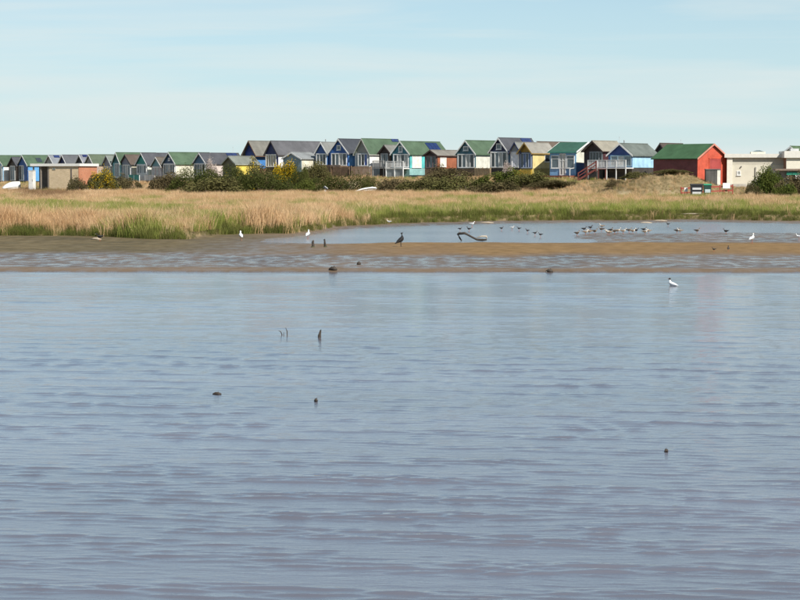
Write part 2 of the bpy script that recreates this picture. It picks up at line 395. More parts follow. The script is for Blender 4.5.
def hut(label, fl, fc, ay, ey, fy, th, L, front, gable, side, roof, barge=WHITE, front_ops=(), side_ops=(), attic=None,
        Y=None, base=DARKW, ov=.18, ovf=.22, skylights=(), deck=None, group='beach huts along the dune', side2=None, flue=False):
    Yc = Y if Y else Yrow(fc); t_ = R(th); c_, s_ = math.cos(t_), math.sin(t_)
    pc = at(fc, ey, Yc); a = (fl-400)/F
    W = (pc.x - a*Yc)/(c_ + a*s_); w = W - 2*ov
    cx, cy = pc.x - c_*W/2, pc.y + s_*W/2
    gz = min(zt(cx, cy), zt(cx + s_*L*.8, cy + c_*L*.8), zt(pc.x, pc.y)) - .02
    ym = cy; zf = at(0, fy, ym).z - gz; za = at(0, ay, ym).z - gz; zeo = at(0, ey, Yc).z - gz
    za = max(za, zeo+.3); slope = (za-zeo)/(W/2); ze = zeo + ov*slope; zf = max(.12, min(zf, ze-1.3))
    root = empty('beach_hut', (cx, cy, gz), -t_)
    tag(root, label, 'beach hut', group)
    hw = w/2
    MB().box(-hw+.04, hw-.04, .05, L-.05, -.5, zf-.004).build('base', paint(base), root)
    MB().box(-hw, hw, 0, .09, zf, ze).build('front_wall', paint(front), root)
    MB().prism([(-hw, ze+.003), (hw, ze+.003), (0, za-.02)], 0.012, .085).build('gable', paint(gable), root)
    MB().box(hw-.09, hw, .092, L-.092, zf, ze).build('side_wall', paint(side), root)
    MB().box(-hw, -hw+.09, .092, L-.092, zf, ze).build('side_wall', paint(side2 or side), root)
    MB().prism([(-hw, zf), (hw, zf), (hw, ze), (0, za-.02), (-hw, ze)], L-.09, L).build('back_wall', paint(side), root)
    t = .07
    rm = felt(roof)
    for s in (-1, 1):
        e = s*W/2; poly = [(e, zeo), (0, za), (0, za+t*math.hypot(1, slope)), (e, zeo+t*math.hypot(1, slope))]
        if s > 0: poly = poly[::-1]
        poly = [(u + s*.002, z) for u, z in poly]
        sl = MB().prism(poly, -ovf, L+.15).build('roof_slope', rm, root)
        bw = .17
        poly = [(e*1.01, zeo-bw*.65), (s*.003, za-bw*.65), (s*.003, za+t*1.5), (e*1.01, zeo+t*1.5)]
        MB().prism(poly, -ovf-.045, -ovf-.003).build('bargeboard', paint(barge, boards=False), root)
        MB().box(min(e*1.004, e*1.004+s*.03), max(e*1.004, e*1.004+s*.03), -ovf, L+.15, zeo-.05, zeo+t*.9).build('eave_fascia', paint(barge if barge != WHITE else tuple(v*.8 for v in roof), boards=False), root)
    MB().box(-.07, .07, -ovf+.01, L+.14, za+t*.9, za+t*1.6+.03).build('ridge_cap', rm, root)
    Ff, Fr = Face('front', w, L), Face('right', w, L)
    hgt = ze - zf
    for (nm, u0, u1, v0, v1, n, fcol, g, rows) in front_ops:
        opening(root, Ff, nm, -hw+u0*w, -hw+u1*w, zf+v0*hgt, zf+v1*hgt, n, fcol or WHITE, g, rows, t=.125)
    for (nm, u0, u1, v0, v1, n, fcol, g, rows) in side_ops:
        opening(root, Fr, nm, u0*L, u1*L, zf+v0*hgt, zf+v1*hgt, n, fcol or WHITE, g, rows)
    if attic:
        aw, ah, az = attic; zc_ = ze + (za-ze)*az
        opening(root, Ff, 'window', -aw/2, aw/2, zc_-ah/2, zc_+ah/2, 1, WHITE, LG, t=.12)
    for (y0, y1, f0, f1, cc) in skylights:       # panels lying on the right-hand slope, n side by side
        n = max(1, round((y1-y0)/1.0))
        for i in range(n):
            a0, a1 = y0+(y1-y0)*i/n+.02, y0+(y1-y0)*(i+1)/n-.02
            pts = []
            for f, yy in ((f0, a0), (f1, a0), (f1, a1), (f0, a1)): pts.append((W/2*f, yy, za-(za-zeo)*f + t*math.hypot(1, slope)+.015))
            top = [(p[0]+.03*slope, p[1], p[2]+.04) for p in pts]
            MB().add(pts+top, [(0,3,2,1),(4,5,6,7),(0,1,5,4),(1,2,6,5),(2,3,7,6),(3,0,4,7)]).build('solar_panel', glassm(cc), root)
    if flue:
        MB().tube([(0, .9, za-.1), (0, .9, za+.42)], [.06, .06]).tube([(0, .9, za+.42), (0, .9, za+.5)], [.10, .05]).build('flue', plain('flue_metal', (.2, .2, .2), .4), root)
    if deck:
        dd, post_c, rail_c, kind = deck['d'], deck['post'], deck['rail'], deck.get('kind', 'bal')
        x0, x1 = deck.get('x0', -hw), deck.get('x1', hw); zf2 = zf-.01
        MB().box(x0, x1, -dd, -.055, zf2-.12, zf2).build('deck', paint(deck.get('floor', post_c)), root)
        npst = max(2, int((x1-x0)/1.3)+1)
        rh = deck.get('rh', .9)
        for i in range(npst):
            xx = x0+.05+(x1-x0-.1)*i/(npst-1); MB().box(xx-.05, xx+.05, -dd-.005, -dd+.095, -.5, zf2+rh).build('deck_post', paint(post_c, boards=False), root)
        r = MB(); r.box(x0, x1, -dd+.0, -dd+.09, zf2+rh-.001, zf2+rh+.06)
        if kind == 'bal':
            r.box(x0, x1, -dd+.02, -dd+.07, zf2+.08, zf2+.14); k = int((x1-x0)/.16)
            for i in range(k): xx = x0+(x1-x0)*(i+.5)/k; r.box(xx-.035, xx+.035, -dd+.03, -dd+.06, zf2+.141, zf2+rh-.002)
        elif kind == 'rails':
            for q in (.25, .5, .75): r.box(x0, x1, -dd+.02, -dd+.06, zf2+rh*q-.05, zf2+rh*q+.05)
        else:
            r.box(x0, x1, -dd+.03, -dd+.06, zf2+.05, zf2+rh-.002)
        r.build('railing', paint(rail_c, boards=False), root)
        if deck.get('skirt'):
            MB().box(x0, x1, -dd+.1, -dd+.13, -.4, zf2-.122).build('deck_skirt', paint(deck['skirt']), root)
    return root, dict(w=w, L=L, zf=zf, ze=ze, za=za, W=W)
def glz(n=4, u0=.06, u1=.94, v0=.03, v1=.97, g=None, fc=None, rows=1, nm='glazed_door'):
    return (nm, u0, u1, v0, v1, n, fc, g or [DK, LG, CUR, DK], rows)
BLUE = (.035, .12, .36); NAVY = (.012, .025, .12); DTEAL = (.035, .13, .17); TEAL = (.03, .30, .26); TURQ = (.10, .50, .50)
LBLUE = (.22, .45, .66); SLATE = (.085, .088, .105); GREYR = (.20, .21, .20); GREENR = (.085, .15, .085); BROWNR = (.14, .10, .075); LILAC = (.26, .27, .31)
STRAWY = (.64, .53, .24); TIMBER = (.20, .13, .075)
hut('green roofed hut with white side wall at the left edge of the picture', -9, 3.6, 155.8, 165.8, 181, 52, 6.0, LBLUE, LBLUE, WHITE, GREENR, front_ops=[glz(3)])
hut('small dark brown hut with slate roof, second from the left edge', 9.1, 17.2, 157.6, 166.2, 181, 51, 5.4, (.10, .07, .055), (.06, .045, .04), (.09, .065, .05), SLATE, barge=(.05, .045, .05), front_ops=[glz(2, .2, .8)])
hut('bright blue gabled hut with green roof beside the flat-roofed brick block', 18.6, 28.2, 155.6, 165.8, 181, 52, 7.8, BLUE, BLUE, (.10, .32, .62), GREENR, front_ops=[glz(2, .1, .6)], skylights=[(2.0, 3.0, .3, .7, (.03, .04, .05))])
hut('hut with pale grey roof and blue roof panel behind the brick block, left', 45.5, 54.5, 155.6, 164.6, 172, 52, 6.2, WHITE, (.35, .36, .37), WHITE, (.27, .29, .32), front_ops=[glz(3)], skylights=[(.6, 1.7, .05, .3, (.018, .03, .10))])
hut('dark gabled hut with slate roof behind middle of the brick block', 59.6, 67, 155.4, 164.2, 172, 51, 6.5, NAVY, NAVY, WHITE, (.13, .135, .15), front_ops=[glz(3)])
hut('pale roofed hut with two blue roof panels behind the brick end', 76.6, 84.4, 155.2, 164.2, 172, 51, 5.6, WHITE, (.03, .035, .05), WHITE, (.26, .27, .32), front_ops=[glz(3)], skylights=[(.3, 1.2, .05, .28, (.018, .025, .09)), (2.0, 3.0, .05, .28, (.018, .025, .09))])
hut('hut with mossy green-grey roof and dusky pink side above the gorse', 85.5, 94.2, 155, 165, 177, 51, 6.6, WHITE, (.35, .35, .36), (.42, .33, .29), (.12, .16, .10), front_ops=[glz(3)])
hut('lilac-grey hut with blue window and cream side wall above yellow gorse', 103.2, 111.8, 155.8, 165.8, 176, 51, 5.2, (.28, .28, .31), LILAC, CREAM, (.22, .25, .22), barge=(.42, .42, .44), front_ops=[('window', .12, .9, .35, .85, 2, WHITE, (.05, .10, .2), 1)])
hut('narrow turquoise hut with dark teal gable and green roof', 112.8, 121, 153, 164.4, 178, 51, 7.2, (.22, .46, .50), (.03, .13, .15), (.30, .55, .58), GREENR, front_ops=[glz(2, .3, .9, g=[LG])])
hut('lilac-grey hut with black bargeboards and brown roof', 120.6, 131.8, 155.2, 165.2, 180, 50, 5.4, (.30, .32, .36), (.24, .25, .31), CREAM, (.13, .095, .075), barge=(.02, .02, .022), front_ops=[glz(3, .25, .95, g=[LG, CUR])])
hut('green gabled hut with slate roof and green gates', 136.4, 148, 153.4, 165.2, 180.5, 50, 7.6, WHITE, TEAL, (.66, .68, .58), SLATE, front_ops=[glz(4, .08, .92, .4, .95)],
    deck=dict(d=1.5, post=WHITE, rail=TEAL, floor=TIMBER, kind='solid', rh=.85))
hut('small pale hut with blue gable and brown-grey roof between green and slate roofs', 151.4, 162.2, 157.6, 167.2, 180.5, 50, 4.6, (.50, .45, .46), (.16, .33, .38), WHITE, (.15, .125, .10), front_ops=[glz(4, .1, .9, .3, .95, g=[CUR, (.3, .2, .2)])],
    deck=dict(d=1.3, post=WHITE, rail=WHITE, floor=TIMBER, kind='bal', rh=.8))
hut('white-fronted hut with navy gable and long green roof behind scrub', 163, 176.2, 152.8, 164.4, 178, 49, 7.4, WHITE, (.025, .075, .16), CREAM, GREENR, front_ops=[glz(5, .05, .95, .2, .95)], side_ops=[('window', .55, .75, .45, .9, 1, WHITE, (.10, .3, .33), 1)], attic=(.5, .45, .38))
hut('mid-blue gabled hut with white barge boards and slate roof above dark scrub', 193.4, 206.8, 153.4, 164.2, 176, 48, 7.2, (.45, .52, .55), (.07, .17, .29), (.55, .47, .43), SLATE, front_ops=[glz(4)], skylights=[(4.8, 6.8, .03, .3, (.018, .03, .09))])
hut('low yellow hut with olive gable and grey roof beside the big blue hut', 222.4, 236.6, 156.6, 164.6, 176, 45, 4.6, (.13, .13, .07), (.12, .12, .07), (.70, .55, .10), (.24, .26, .23), barge=(.30, .32, .28), Y=293)
hut('tall deep blue hut with brown barge boards and tan-grey roof', 243.6, 258.2, 141.4, 156.4, 168.5, 42, 6.2, (.02, .07, .30), (.018, .05, .24), (.05, .20, .50), (.23, .22, .19), barge=(.14, .07, .035), front_ops=[glz(3, .08, .8, .02, .75, g=[LG, CUR])], ov=.5, ovf=.5, base=(.16, .07, .05), Y=300)
hut('tall navy hut with curtained cream windows and long slate roof', 264.8, 278.8, 141.4, 155.6, 167.5, 42, 10.0, NAVY, NAVY, WHITE, (.13, .13, .145), barge=(.05, .04, .04), front_ops=[glz(4, .04, .88, .04, .98, g=[(.38, .33, .26), (.3, .28, .24)])], Y=294)
hut('low pale blue hut with shallow grey roof and cream side wall', 282.4, 302.2, 152.8, 159.0, 172, 40, 3.9, (.24, .33, .38), (.27, .36, .42), CREAM, (.30, .32, .33), front_ops=[('window', .35, .62, .3, .8, 1, WHITE, LG, 1)], Y=284)
hut('small blue hut with grey roof and stove pipe left of the larger blue hut', 314.8, 328.4, 142.6, 154.8, 165.5, 38, 5.0, (.06, .17, .37), (.035, .10, .29), BLUE, (.27, .28, .27), front_ops=[glz(3, .06, .92, g=[LG, LG, DK])], flue=True)
hut('cobalt blue hut with white attic window and dark slate roof', 328.8, 349.4, 139.4, 154, 166, 38, 5.4, (.04, .14, .42), (.035, .13, .40), (.14, .36, .70), (.055, .062, .08), front_ops=[glz(4, .1, .92, .02, .97)], attic=(.75, .7, .38),
    deck=dict(d=1.8, post=TIMBER, rail=(.26, .17, .10), kind='solid', rh=.1, skirt=TIMBER))
hut('stone-grey gabled hut with long green roof and white side wall', 354.2, 370.4, 139.2, 155, 166.5, 38, 8.0, (.30, .34, .36), (.30, .30, .27), WHITE, GREENR, barge=(.42, .42, .38), front_ops=[glz(3, .2, .9, g=[LG, DK, (.03, .08, .3)])], skylights=[(6.4, 7.9, .02, .2, (.018, .03, .10))], base=WHITE)
hut('small dark brown gabled hut with grey roof and grey railed deck', 378.2, 391.6, 145.6, 154.2, 167.5, 38, 3.6, (.05, .03, .025), (.035, .018, .016), (.06, .04, .03), (.26, .26, .24), barge=(.04, .02, .02), front_ops=[glz(3, .15, .8, g=[LG, DK], fc=(.3, .3, .3))],
    deck=dict(d=1.5, post=(.34, .33, .32), rail=(.38, .37, .36), kind='bal'))
hut('teal hut with arched-looking attic window, green roof and solar panels', 391, 410.6, 141.8, 154.8, 168, 39, 8.6, DTEAL, (.04, .19, .26), TURQ, GREENR, front_ops=[glz(4, .08, .95, g=[DK, CUR])], side_ops=[('door', .06, .3, 0, .92, 1, WHITE, (.68, .67, .60), 1)], attic=(.7, .9, .38),
    skylights=[(5.0, 7.6, .12, .85, (.012, .025, .09))], base=(.25, .45, .45), deck=dict(d=1.4, post=WHITE, rail=WHITE, kind='bal', skirt=(.3, .33, .34)))
hut('brown timber hut with rust red side wall and white side door', 423.6, 438.2, 150.6, 156, 168.5, 39, 6.2, (.06, .03, .025), (.045, .02, .02), (.32, .10, .045), (.27, .25, .22), barge=(.05, .025, .02), front_ops=[glz(3, .08, .95, g=[DK, LG], fc=(.18, .12, .12))], side_ops=[('door', .1, .32, .1, .82, 1, WHITE, (.68, .66, .60), 1)])
hut('slate-teal hut with white patio windows, small attic window and green roof', 455.4, 476.6, 141, 154.8, 168.4, 39, 6.6, (.06, .17, .22), (.05, .15, .20), (.66, .66, .58), GREENR, front_ops=[glz(4, .06, .95)], attic=(.85, .6, .4), base=TIMBER)
hut('navy gabled hut with white lower front, white attic window and slate roof', 488.6, 509.2, 138.4, 153, 168, 39, 7.2, WHITE, (.012, .025, .09), LBLUE, SLATE, front_ops=[glz(4, .05, .95)], attic=(.85, .8, .38), skylights=[(4.6, 6.8, .03, .3, (.018, .03, .10))])
hut('small hut with pale front and navy barge boards left of the ochre gable', 508.8, 521.4, 142.8, 153.4, 168, 39, 4.2, (.58, .56, .62), (.30, .31, .33), WHITE, (.27, .28, .26), barge=(.012, .025, .10), front_ops=[('door', .15, .85, 0, .95, 1, WHITE, (.55, .54, .60), 1)])
hut('ochre gabled hut with deep blue windows and patchy pale roof', 518, 533.4, 143.2, 153.8, 168.5, 39, 5.0, (.015, .05, .13), (.34, .21, .03), STRAWY, (.36, .34, .30), barge=(.30, .19, .04), front_ops=[glz(4, .1, .95, .02, .97, g=[DK, (.02, .06, .2)], fc=(.35, .40, .5))], side_ops=[('window', .55, .8, .4, .85, 1, WHITE, DK, 1)], ovf=.4, base=(.42, .32, .08))
hut('hut with long rusty brown roof and blue solar panels behind the ochre gable', 530.5, 544, 142.2, 154.4, 168, 39, 9.0, (.4, .3, .1), (.3, .2, .08), (.55, .47, .2), BROWNR, front_ops=[glz(2)], skylights=[(4.4, 7.0, .2, .95, (.02, .035, .11))], Y=266)
hut('dark maroon gabled hut with grey posts and tan roof behind red steps', 582.4, 604.2, 141.4, 151.8, 168, 38, 5.4, (.025, .012, .016), (.022, .012, .012), (.07, .02, .025), (.38, .35, .28), barge=(.04, .022, .02), front_ops=[glz(4, .3, .98, .02, .95, g=[(.012, .014, .018)], fc=(.22, .24, .26))], ovf=.4)
hut('blue hut with pale blue side wall, white barge boards and long slate-green roof', 606.6, 633.4, 144, 155.8, 167.6, 38, 6.4, (.05, .14, .33), (.022, .06, .22), (.36, .60, .80), (.17, .20, .18), front_ops=[glz(3, .1, .98, .08, .95, g=[LG, CUR, LG], fc=(.25, .36, .42))],
    deck=dict(d=1.9, post=WHITE, rail=WHITE, kind='bal', x0=-3.6, x1=2.0), flue=True)
hut('hut with brown roof and navy wall squeezed behind the red shed', 652.5, 668, 143.8, 155, 168, 38, 5.6, NAVY, (.03, .03, .04), NAVY, (.10, .075, .06), barge=(.07, .05, .05), Y=262)

# light blue hut whose ridge runs along its front
def eave_front_hut():
    th = R(36); Yc = 255.0; pc = at(576, 151.6, Yc); a = (549.5-400)/F
    c_, s_ = math.cos(th), math.sin(th); w = (pc.x-a*Yc)/(c_+a*s_); Lh = 5.4
    cx, cy = pc.x-c_*w/2, pc.y+s_*w/2; gz = zt(cx, cy)-.05
    root = tag(empty('beach_hut', (cx, cy, gz), -th), 'light blue hut with green roof, two white windows and white door facing the water', 'beach hut', 'beach huts along the dune')
    ze = at(0, 151.6, cy).z-gz; zf = at(0, 175.5, cy).z-gz; zf = max(zf, .15); zr = at(0, 142.8, cy+2.2).z-gz; hw = w/2
    fb = (.20, .42, .66)
    MB().box(-hw+.05, hw-.05, .05, Lh-.05, -.5, zf-.004).build('base', paint((.25, .25, .26)), root)
    MB().box(-hw, hw, 0, .09, zf, ze).build('front_wall', paint(fb), root)
    zs = zf+(ze-zf)*.52
    for x0 in (hw-.09, -hw):
        MB().box(x0, x0+.09, .092, Lh, zf, zs-.003).build('side_wall', paint((.03, .12, .36)), root)
        MB().prism([(.092, zs), (Lh, zs), (Lh, ze), (Lh/2, zr-.03), (.092, ze)], x0, x0+.09, 'x').build('side_gable', paint((.70, .70, .60)), root)
    MB().box(-hw+.09, hw-.09, Lh-.09, Lh-.002, zf, ze).build('back_wall', paint(fb), root)
    sl = (zr-ze)/(Lh/2)
    for sgn in (-1, 1):
        y0 = -.22 if sgn < 0 else Lh+.22; z0 = ze-.22*sl
        MB().prism([(y0, z0), (Lh/2+sgn*.002, zr), (Lh/2+sgn*.002, zr+.09), (y0, z0+.09)], -hw-.2, hw+.2, 'x').build('roof_slope', felt((.035, .14, .095)), root)
        for x0 in (-hw-.245, hw+.203):
            MB().prism([(y0, z0-.1), (Lh/2+sgn*.003, zr-.1), (Lh/2+sgn*.003, zr+.11), (y0, z0+.11)], x0, x0+.042, 'x').build('bargeboard', paint(WHITE, boards=False), root)
    MB().box(-hw-.2, hw+.2, -.26, -.223, ze-.22*sl-.06, ze-.22*sl+.08).build('eave_fascia', paint((.05, .25, .20), boards=False), root)
    Fc = Face('front', w, Lh); h = ze-zf
    opening(root, Fc, 'window', -hw+.2, -hw+.36*w, zf+h*.30, zf+h*.85, 1, WHITE, LG, 2, t=.11)
    opening(root, Fc, 'window', hw-.36*w, hw-.18, zf+h*.30, zf+h*.85, 1, WHITE, LG, 2, t=.11)
    opening(root, Fc, 'door', -.12*w, .12*w, zf+.02, zf+h*.92, 2, WHITE, [CUR, (.4, .38, .33)], 3, t=.1)
    MB().box(-hw-.6, hw, -1.5, -.055, zf-.16, zf-.012).build('deck', paint((.22, .05, .03)), root)
    for i in range(5):
        xx = -hw-.55+(w+.5)*i/4; MB().box(xx-.05, xx+.05, -1.44, -1.34, -.5, zf-.162).build('deck_post', paint(WHITE, boards=False), root)
    mb = MB(); mb.box(hw-.06, hw+.02, -1.5, -1.42, zf-.012, zf+.85); mb.bar((hw-.02, -1.46, zf+.85), (hw-.02, -.1, zf+1.0), .06)
    mb.build('handrail', paint(WHITE, boards=False), root)
eave_front_hut()

# red steps up to the maroon hut
def steps():
    p = at(592, 178, 249.0); gz = zt(p.x, p.y); zt_ = at(0, 168.5, 249).z-gz; L_ = 3.4
    root = tag(empty('timber_steps', (p.x, p.y, gz), R(-8)), 'dark red timber steps with handrails climbing to the maroon hut', 'steps')
    rm = paint((.13, .022, .013), boards=False); n = 7
    x0 = -L_/2; x1 = L_/2-1.2
    for yy in (-.5, .5):
        MB().bar((x0, yy, .0), (x1, yy, zt_-.1), .06, .22).build('stringer', rm, root)
        MB().bar((x0, yy-.02, .85), (x1, yy-.02, zt_+.85), .06, .12).build('handrail', rm, root)
        MB().bar((x0, yy-.02, .45), (x1, yy-.02, zt_+.45), .05, .09).build('mid_rail', rm, root)
        for q in (0, .5, 1):
            xx = x0+(x1-x0)*q; MB().box(xx-.05, xx+.05, yy-.09, yy+.01, zt_*q-.4, zt_*q+.95).build('post', rm, root)
    for i in range(n):
        q = (i+.5)/n; xx = x0+(x1-x0)*q; MB().box(xx-.14, xx+.14, -.47, .47, zt_*q-.02, zt_*q+.03).build('tread', rm, root)
    MB().box(x1+.06, x1+1.3, -.55, .6, zt_-.1, zt_).build('landing', paint((.10, .03, .02)), root)
    for xx in (x1+.3, x1+1.2):
        MB().box(xx-.05, xx+.05, -.5, -.4, -.4, zt_-.103).build('post', rm, root)
steps()

# red shed with green roof, gable to the right
def red_shed():
    ph = R(40); Yc = 241.0; pc = at(696, 159.2, Yc); s = F/Yc
    a = (728-400)/F; c_, s_ = math.cos(ph), math.sin(ph)
    W = (a*Yc-pc.x)/(c_-a*s_); L_ = 7.2
    gz = zt(pc.x, pc.y+2)-.1
    # local: x along the gable (right and back), y along the long side (left and back)
    root = tag(empty('shed', (pc.x+c_*W/2, pc.y+s_*W/2, gz), ph), 'orange-red shed with green roof behind the grassy mound', 'shed')
    ov = .3; ze = at(0, 159.2, Yc).z-gz; za = at(0, 144.4, Yc+W*s_/2).z-gz; hw = W/2-ov; slope = (za-ze)/(W/2); zw = ze+ov*slope
    red = (.50, .075, .035); shade_red = (.16, .03, .035)  # second red is darkened: shade of the side away from the sun, as colour
    MB().box(-hw, hw, 0, .09, -.5, zw).build('front_wall', paint(red), root)
    MB().prism([(-hw, zw+.003), (hw, zw+.003), (0, za-.02)], .008, .085).build('gable', paint(red), root)
    for x0 in (-hw, hw-.09): MB().box(x0, x0+.09, .092, L_-.092, -.5, zw).build('side_wall', paint(shade_red), root)
    MB().prism([(-hw, -.5), (hw, -.5), (hw, zw), (0, za-.02), (-hw, zw)], L_-.09, L_).build('back_wall', paint(shade_red), root)
    for sgn in (-1, 1):
        e = sgn*W/2; o = .003*sgn
        MB().prism([(e, ze), (o, za), (o, za+.1), (e, ze+.1)], -.25, L_+.2).build('roof_slope', felt((.055, .155, .06)), root)
        MB().prism([(e*1.01, ze-.1), (o, za-.1), (o, za+.12), (e*1.01, ze+.12)], -.296, -.253).build('bargeboard', paint((.55, .22, .16), boards=False), root)
    door = MB().box(-hw+.40*2*hw, -hw+.78*2*hw, -.05, -.002, -.3, zw-.12).build('door', paint((.33, .045, .04)), root)
    mb = MB()
    for u in (.39, .785): mb.box(-hw+u*2*hw-.05, -hw+u*2*hw+.05, -.07, -.003, -.3, zw-.12)
    mb.box(-hw+.37*2*hw, -hw+.81*2*hw, -.07, -.003, zw-.118, zw-.02); mb.build('door_frame', paint(red, boards=False), root)
red_shed()

def flat_block(name, label, cat, x0px, x1px, ytop, ywall, Y, th, depth, wall, fascia, side=None, fh=None, ov=.3):
    """flat roofed building, right face visible when th > 0; returns root, w, heights"""
    t_ = R(th); pc = at(x1px, ytop, Y); a = (x0px-400)/F; w = (pc.x-a*Y)/(math.cos(t_)+a*math.sin(t_))
    cx, cy = pc.x-math.cos(t_)*w/2, pc.y+math.sin(t_)*w/2; gz = min(zt(cx, cy), zt(pc.x, pc.y))-.05
    root = tag(empty(name, (cx, cy, gz), -t_), label, cat)
    zt_ = at(0, ytop, cy).z-gz; zw = at(0, ywall, cy).z-gz
    MB().box(-w/2-ov, w/2+ov, -ov, depth+ov, zw, zt_).build('roof', fascia, root)
    return root, w, zw, zt_
# brick block with open porch at its left
m, nt, N, L, b = newmat('pale_brick')
def brickmat(name, c1, c2, mortar):
    m, nt, N, L, b = newmat(name); tcn = N.new('ShaderNodeTexCoord'); br = N.new('ShaderNodeTexBrick')
    mpn = N.new('ShaderNodeMapping'); mpn.inputs['Rotation'].default_value = (R(90), 0, 0)
    sepx = N.new('ShaderNodeSeparateXYZ'); cmb = N.new('ShaderNodeCombineXYZ'); L.new(tcn.outputs['Object'], sepx.inputs[0])
    L.new(math_node(nt, 'ADD', sepx.outputs[0], sepx.outputs[1]), cmb.inputs[0]); L.new(sepx.outputs[2], cmb.inputs[1])
    L.new(cmb.outputs[0], br.inputs['Vector']); br.inputs['Scale'].default_value = 1.0
    br.inputs['Brick Width'].default_value = .32; br.inputs['Row Height'].default_value = .11; br.inputs['Mortar Size'].default_value = .012
    br.inputs['Color1'].default_value = (*c1, 1); br.inputs['Color2'].default_value = (*c2, 1); br.inputs['Mortar'].default_value = (*mortar, 1)
    n1 = noise_node(nt, .9, 5, .6)
    L.new(mixcol(nt, ramp(nt, n1, [(.4, 0.), (.75, .45)]), br.outputs['Color'], tuple(.6*v for v in c1)), b.inputs['Base Color'])
    bp = N.new('ShaderNodeBump'); bp.inputs['Strength'].default_value = .4; bp.inputs['Distance'].default_value = .01
    L.new(br.outputs['Fac'], bp.inputs['Height']); bp.invert = True; L.new(bp.outputs[0], b.inputs['Normal']); b.inputs['Roughness'].default_value = .8
    return m
def brick_block():
    render = plain('white_fascia', (.66, .65, .62), .6, .1)
    root, w, zw, zt_ = flat_block('brick_block', 'flat-roofed tan and orange brick block with white roof edge and open porch', 'building', 33, 79, 163.6, 166.2, 300.0, 22, 5.2, None, render, ov=.22)
    tan = brickmat('tan_brick', (.62, .48, .31), (.50, .37, .22), (.6, .53, .42)); orange = brickmat('orange_brick', (.50, .17, .075), (.40, .13, .06), (.42, .30, .22))
    hw = w/2; xs_ = -hw+.36*w; D = 5.2
    MB().box(xs_, hw-.12, 0, .12, -.5, zw-.003).build('front_wall', tan, root)
    MB().box(hw-.118, hw, -.002, D, -.5, zw-.003).build('end_wall', orange, root)
    MB().box(xs_, xs_+.12, .122, 1.9, -.5, zw-.003).build('porch_wall', tan, root)
    MB().box(-hw, xs_, 1.9, 2.02, -.5, zw-.003).build('porch_back_wall', plain('shaded_render', (.12, .11, .10), .8), root)  # wall colour darkened to carry the shade of the porch recess
    MB().box(-hw, -hw+.12, 2.022, D, -.5, zw-.003).build('end_wall', orange, root)
    MB().box(-hw+.122, hw-.12, D-.12, D-.002, -.5, zw-.003).build('back_wall', tan, root)
    for u in (.02, .18, .34): MB().box(-hw+u*w-.09, -hw+u*w+.09, .02, .2, -.5, zw-.003).build('porch_post', plain('porch_post', (.22, .19, .16), .7), root)
    Fc = Face('front', w, D)
    opening(root, Fc, 'vent_window', -hw+.44*w, -hw+.5*w, zw-.55, zw-.25, 1, (.3, .3, .25), LG)
    MB().box(-hw+.83*w, -hw+.85*w, -.08, -.002, 0, zw-.3).build('downpipe', plain('downpipe', (.12, .10, .09), .5), root)
    MB().box(-hw+.06*w, -hw+.30*w, 1.2, 1.6, 0, .5).build('bench', paint((.45, .44, .42)), root)
brick_block()
